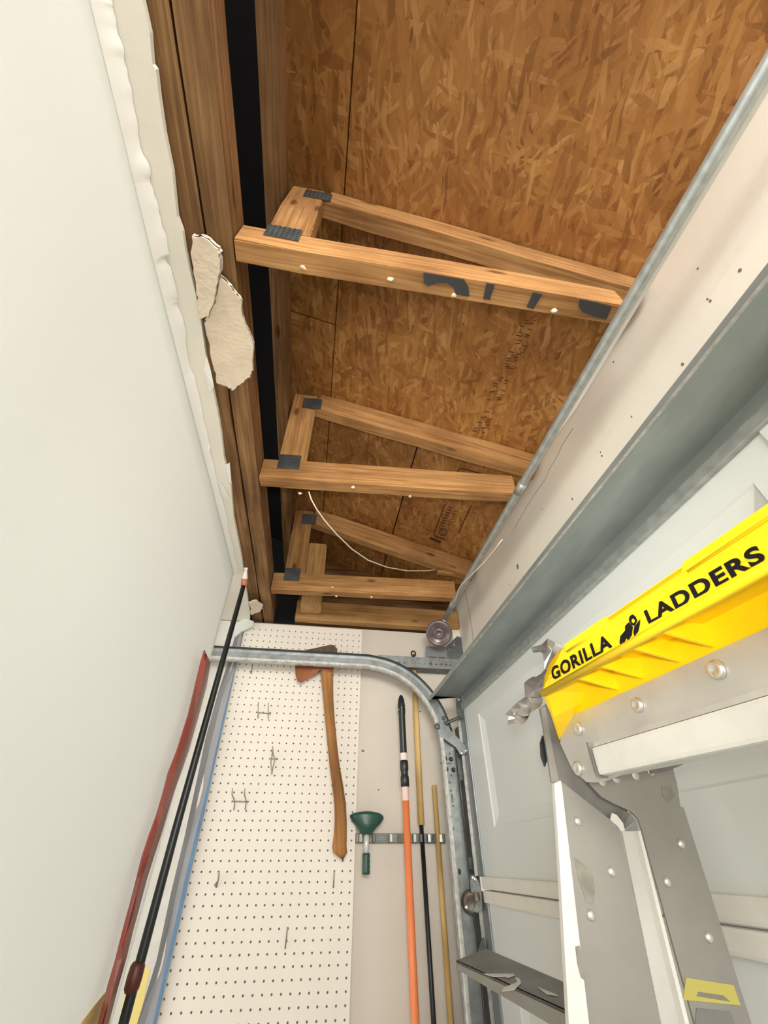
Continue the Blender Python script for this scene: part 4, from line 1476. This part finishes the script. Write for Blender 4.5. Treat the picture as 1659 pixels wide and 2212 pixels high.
# front rail (left): web, bright left flange
h1, h2 = foot((1338, 1790), (1428, 2212), -.008), foot((1213, 1700), (1270, 2212), -.008)
poly = [lp(px, py, -.008) for px, py in ((1204, 1688), (1212, 1688), (1320, 1772), (1334, 1786), (1338, 1792))] + [h1, h2]
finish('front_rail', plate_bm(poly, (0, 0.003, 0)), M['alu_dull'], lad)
h3, h4 = foot((1225, 1800), (1272, 2212), -.016), foot((1205, 1800), (1229, 2212), -.016)
poly = [lp(px, py, -.016) for px, py in ((1197, 1692), (1211, 1686), (1214, 1700))] + [h3, h4] + [lp(1205, 1800, -.016)]
finish('rail_edge', plate_bm(poly, (0, 0.007, 0)), M['alu_white'], lad)
# dark inner rail above the front rail, running up under the cap
poly = [lp(px, py, .006) for px, py in ((1166, 1530), (1180, 1520), (1210, 1590), (1236, 1650), (1275, 1695), (1330, 1735), (1356, 1752), (1345, 1790), (1250, 1760), (1200, 1700), (1186, 1640))]
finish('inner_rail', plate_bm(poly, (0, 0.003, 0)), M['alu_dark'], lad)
poly = [lp(px, py, .002) for px, py in ((1168, 1530), (1178, 1526), (1194, 1620), (1208, 1690), (1192, 1690), (1180, 1610))]
finish('inner_rail_edge', plate_bm(poly, (0, 0.004, 0)), M['alu_dull'], lad)
finish('pivot_washer', plate_bm([lp(px, py, .010) for px, py in ((1173, 1588), (1168, 1604), (1170, 1634), (1178, 1656), (1183, 1640), (1178, 1600))], (0, .004, 0)), M['black'], lad)
b = bmesh.new()
for px, py in ((1300, 1688), (1330, 1682), (1372, 1675), (1405, 1666)):
    merge(b, dome(lp(px, py), (0, -1, 0), 0.006, .35, 10))
finish('weld_bead', b, M['alu'], lad, smooth=True, kind='stuff')
finish('cap_clip', plate_bm([lp(px, py, -.003) for px, py in ((1400, 1650), (1480, 1640), (1474, 1652), (1455, 1660), (1405, 1672))], (0, .003, 0)), M['alu_dark'], lad)
# rivets
for px, py, dy in ((1247, 1774, -.008), (1320, 1883, -.008), (1275, 1977, -.008), (1470, 1823, 0), (1440, 1905, 0), (1530, 2025, 0)):
    finish('rivet', dome(lp(px, py, dy), (0, -1, 0), 0.0052, .75, 14), M['screw'], lad, smooth=True)
# grime patches on the webs
for pts, dy in ((((1240, 1850), (1255, 1862), (1278, 1880), (1286, 1920), (1282, 1955), (1268, 1950), (1250, 1900)), -.0086), (((1430, 1700), (1448, 1696), (1458, 1720), (1446, 1734), (1432, 1722)), -.0006), (((1243, 2045), (1252, 2042), (1262, 2090), (1264, 2118), (1255, 2112), (1247, 2080)), -.0168)):
    finish('grime_patch', plate_bm([lp(px, py, dy) for px, py in pts], (0, .0003, 0)), mat('web_grime', (0.30, 0.285, 0.235), 0.6, 0.3, var=0.3, scale=60), lad)
# warning sticker low on the rear rail
hole_ = [lp(px, py, -.0008) for px, py in ((1508, 2142), (1562, 2150), (1578, 2164), (1504, 2152))]
finish('label_and_reflection', plate_bm([lp(px, py, -.0008) for px, py in ((1482, 2112), (1585, 2128), (1600, 2172), (1476, 2160))], (0, .0005, 0), [hole_]), M['sticker_dull'], lad)
finish('label_print', plate_bm(hole_, (0, .0004, 0)), M['grime'], lad)
finish('label_print', plate_bm([lp(px, py, -.0008) for px, py in ((1505, 2178), (1578, 2186), (1596, 2230), (1500, 2230))], (0, .0005, 0)), M['alu_dark'], lad)
# tread
TZ = 1.485
ta, tb = at(985, 2075, 'Z', TZ), at(1050, 2049, 'Z', TZ)
tc_, td_ = at(1225, 2131, 'Z', TZ), at(1220, 2182, 'Z', TZ)
fd = (td_ - ta).normalized()
ext = 0.06
tn, tf = td_ + fd * ext, tc_ + fd * (ext + .06)
b = plate_bm([ta, tb, tf, tn], (0, 0, -0.003))
finish('tread', b, M['alu_dark'], lad)
lip_ = plate_bm([ta, tn, tn - Vector((0, 0, .020)), ta - Vector((0, 0, .010))], (0.003, 0, 0))
finish('tread_lip', lip_, M['alu_dull'], lad)
for pts in (((1045, 2104), (1110, 2104), (1112, 2108), (1096, 2113), (1092, 2110), (1065, 2110)), ((1088, 2134), (1118, 2122), (1112, 2112), (1122, 2114), (1126, 2124), (1112, 2138), (1085, 2142)), ((1160, 2132), (1200, 2148), (1206, 2152), (1180, 2148))):
    finish('paint_scrape', plate_bm([at(px, py, 'Z', TZ + .0006) for px, py in pts], (0, 0, .0004)), M['alu_white'], lad)

# torn duct tape on the end of the cap
tape = thing('duct_tape', 'crumpled torn silver duct tape on the end of the yellow cap', 'tape', cpt(uB - .004, .01, .01))


def crumple(name, pts, rows, y0, amp):
    """pts: strips of image points; each vertex gets its own depth so the tape looks creased"""
    b = bmesh.new()
    grid = [[b.verts.new(at(px, py, 'Y', y0 + random.uniform(-amp, amp))) for px, py in row] for row in pts]
    for i in range(len(grid) - 1):
        for k in range(len(grid[i]) - 1):
            q = [grid[i][k], grid[i][k + 1], grid[i + 1][k + 1], grid[i + 1][k]]
            b.faces.new(q[:3])
            b.faces.new((q[0], q[2], q[3]))
    r = bmesh.ops.extrude_face_region(b, geom=b.faces[:])
    bmesh.ops.translate(b, verts=[g for g in r['geom'] if isinstance(g, bmesh.types.BMVert)], vec=(0.0004, 0.0008, 0))
    return finish(name, b, M['tape'], tape)


crumple('tape_strip', [[(1146, 1399), (1150, 1405), (1152, 1410)], [(1170, 1392), (1170, 1402), (1168, 1408)], [(1183, 1379), (1182, 1396), (1172, 1412)], [(1200, 1388), (1192, 1406), (1176, 1430)], [(1214, 1398), (1204, 1424), (1176, 1446)], [(1204, 1438), (1188, 1450), (1168, 1456)], [(1186, 1462), (1174, 1462), (1158, 1462)], [(1178, 1480), (1164, 1476), (1150, 1462)], [(1172, 1502), (1156, 1492), (1140, 1468)], [(1170, 1506), (1150, 1506), (1132, 1476)], [(1168, 1510), (1152, 1512), (1134, 1505)]], 3, -1.20, 0.014)
crumple('tape_strip', [[(1091, 1543), (1100, 1546), (1112, 1545)], [(1102, 1532), (1110, 1540), (1118, 1544)], [(1118, 1516), (1126, 1530), (1130, 1548)], [(1134, 1506), (1140, 1524), (1142, 1546)], [(1148, 1508), (1150, 1520), (1146, 1538)], [(1172, 1508), (1172, 1518), (1168, 1526)]], 3, -1.195, 0.009)
crumple('tape_strip', [[(1100, 1544), (1098, 1555), (1097, 1566)], [(1112, 1540), (1112, 1552), (1113, 1562)], [(1126, 1532), (1126, 1550), (1128, 1564)], [(1140, 1526), (1140, 1544), (1134, 1560)], [(1148, 1522), (1146, 1538), (1140, 1552)]], 3, -1.19, 0.007)

# ------------------------------------------------------------------ grade stamps printed on the roof boards (illegible strokes)
def stamp(pts_list, name='grade_stamp'):
    bm = bmesh.new()
    for pts in pts_list:
        merge(bm, plate_bm([on(px, py, P0 - nrm * 0.0016, nrm) for px, py in pts], nrm * 0.0006))
    o = finish(name, bm, M['stamp'], ceil, kind='stuff')


def stroke(a, c, w=1.6):
    d = Vector((c[0] - a[0], c[1] - a[1]))
    n = Vector((-d.y, d.x)).normalized() * w
    return [(a[0] + n.x, a[1] + n.y), (c[0] + n.x, c[1] + n.y), (c[0] - n.x, c[1] - n.y), (a[0] - n.x, a[1] - n.y)]


S = []
rnd = random.Random(3)
# long printed column running across the middle board
ax0, ax1 = Vector((1146, 690)), Vector((1022, 965))
for k in range(46):
    t = k / 45
    c = ax0 + (ax1 - ax0) * t
    if 0.38 < t < 0.46 or 0.66 < t < 0.72:
        continue
    for s_ in (-1, 1):
        if rnd.random() < 0.3:
            continue
        l = rnd.uniform(5, 13)
        o_ = Vector((s_ * rnd.uniform(3, 12), s_ * rnd.uniform(1, 4)))
        ang = rnd.uniform(-.15, .35)
        d = Vector((math.cos(ang), math.sin(ang))) * l / 2
        S.append(stroke(tuple(c + o_ - d), tuple(c + o_ + d), rnd.uniform(.5, 1.0)))
stamp(S)
S = [stroke((961, 1089), (937, 1153), 1.2), stroke((937, 1153), (942, 1159), 1.2), stroke((942, 1159), (962, 1166), 1.2), stroke((1018, 1092), (990, 1152), 1.2),
     stroke((985, 1030), (990, 1015), 1.2), stroke((990, 1015), (1000, 1013), 1.2), stroke((1000, 1013), (1040, 1024), 1.2), stroke((1040, 1024), (1046, 1036), 1.2),
     stroke((928, 1162), (952, 1172), 2.4)]
for k in range(9):
    c = Vector((972 - k * 2.6, 1096 + k * 5.6))
    S.append(stroke((c.x - 3, c.y - 1), (c.x + 5, c.y + 2), 1.1))
    if k < 6:
        S.append(stroke((c.x + 9, c.y + 8), (c.x + 15, c.y + 10), 0.7))
for k in range(10):
    a = k * .628
    S.append(stroke((957 + 8 * math.cos(a), 1150 + 7 * math.sin(a)), (957 + 8 * math.cos(a + .6), 1150 + 7 * math.sin(a + .6)), 0.9))
stamp(S)
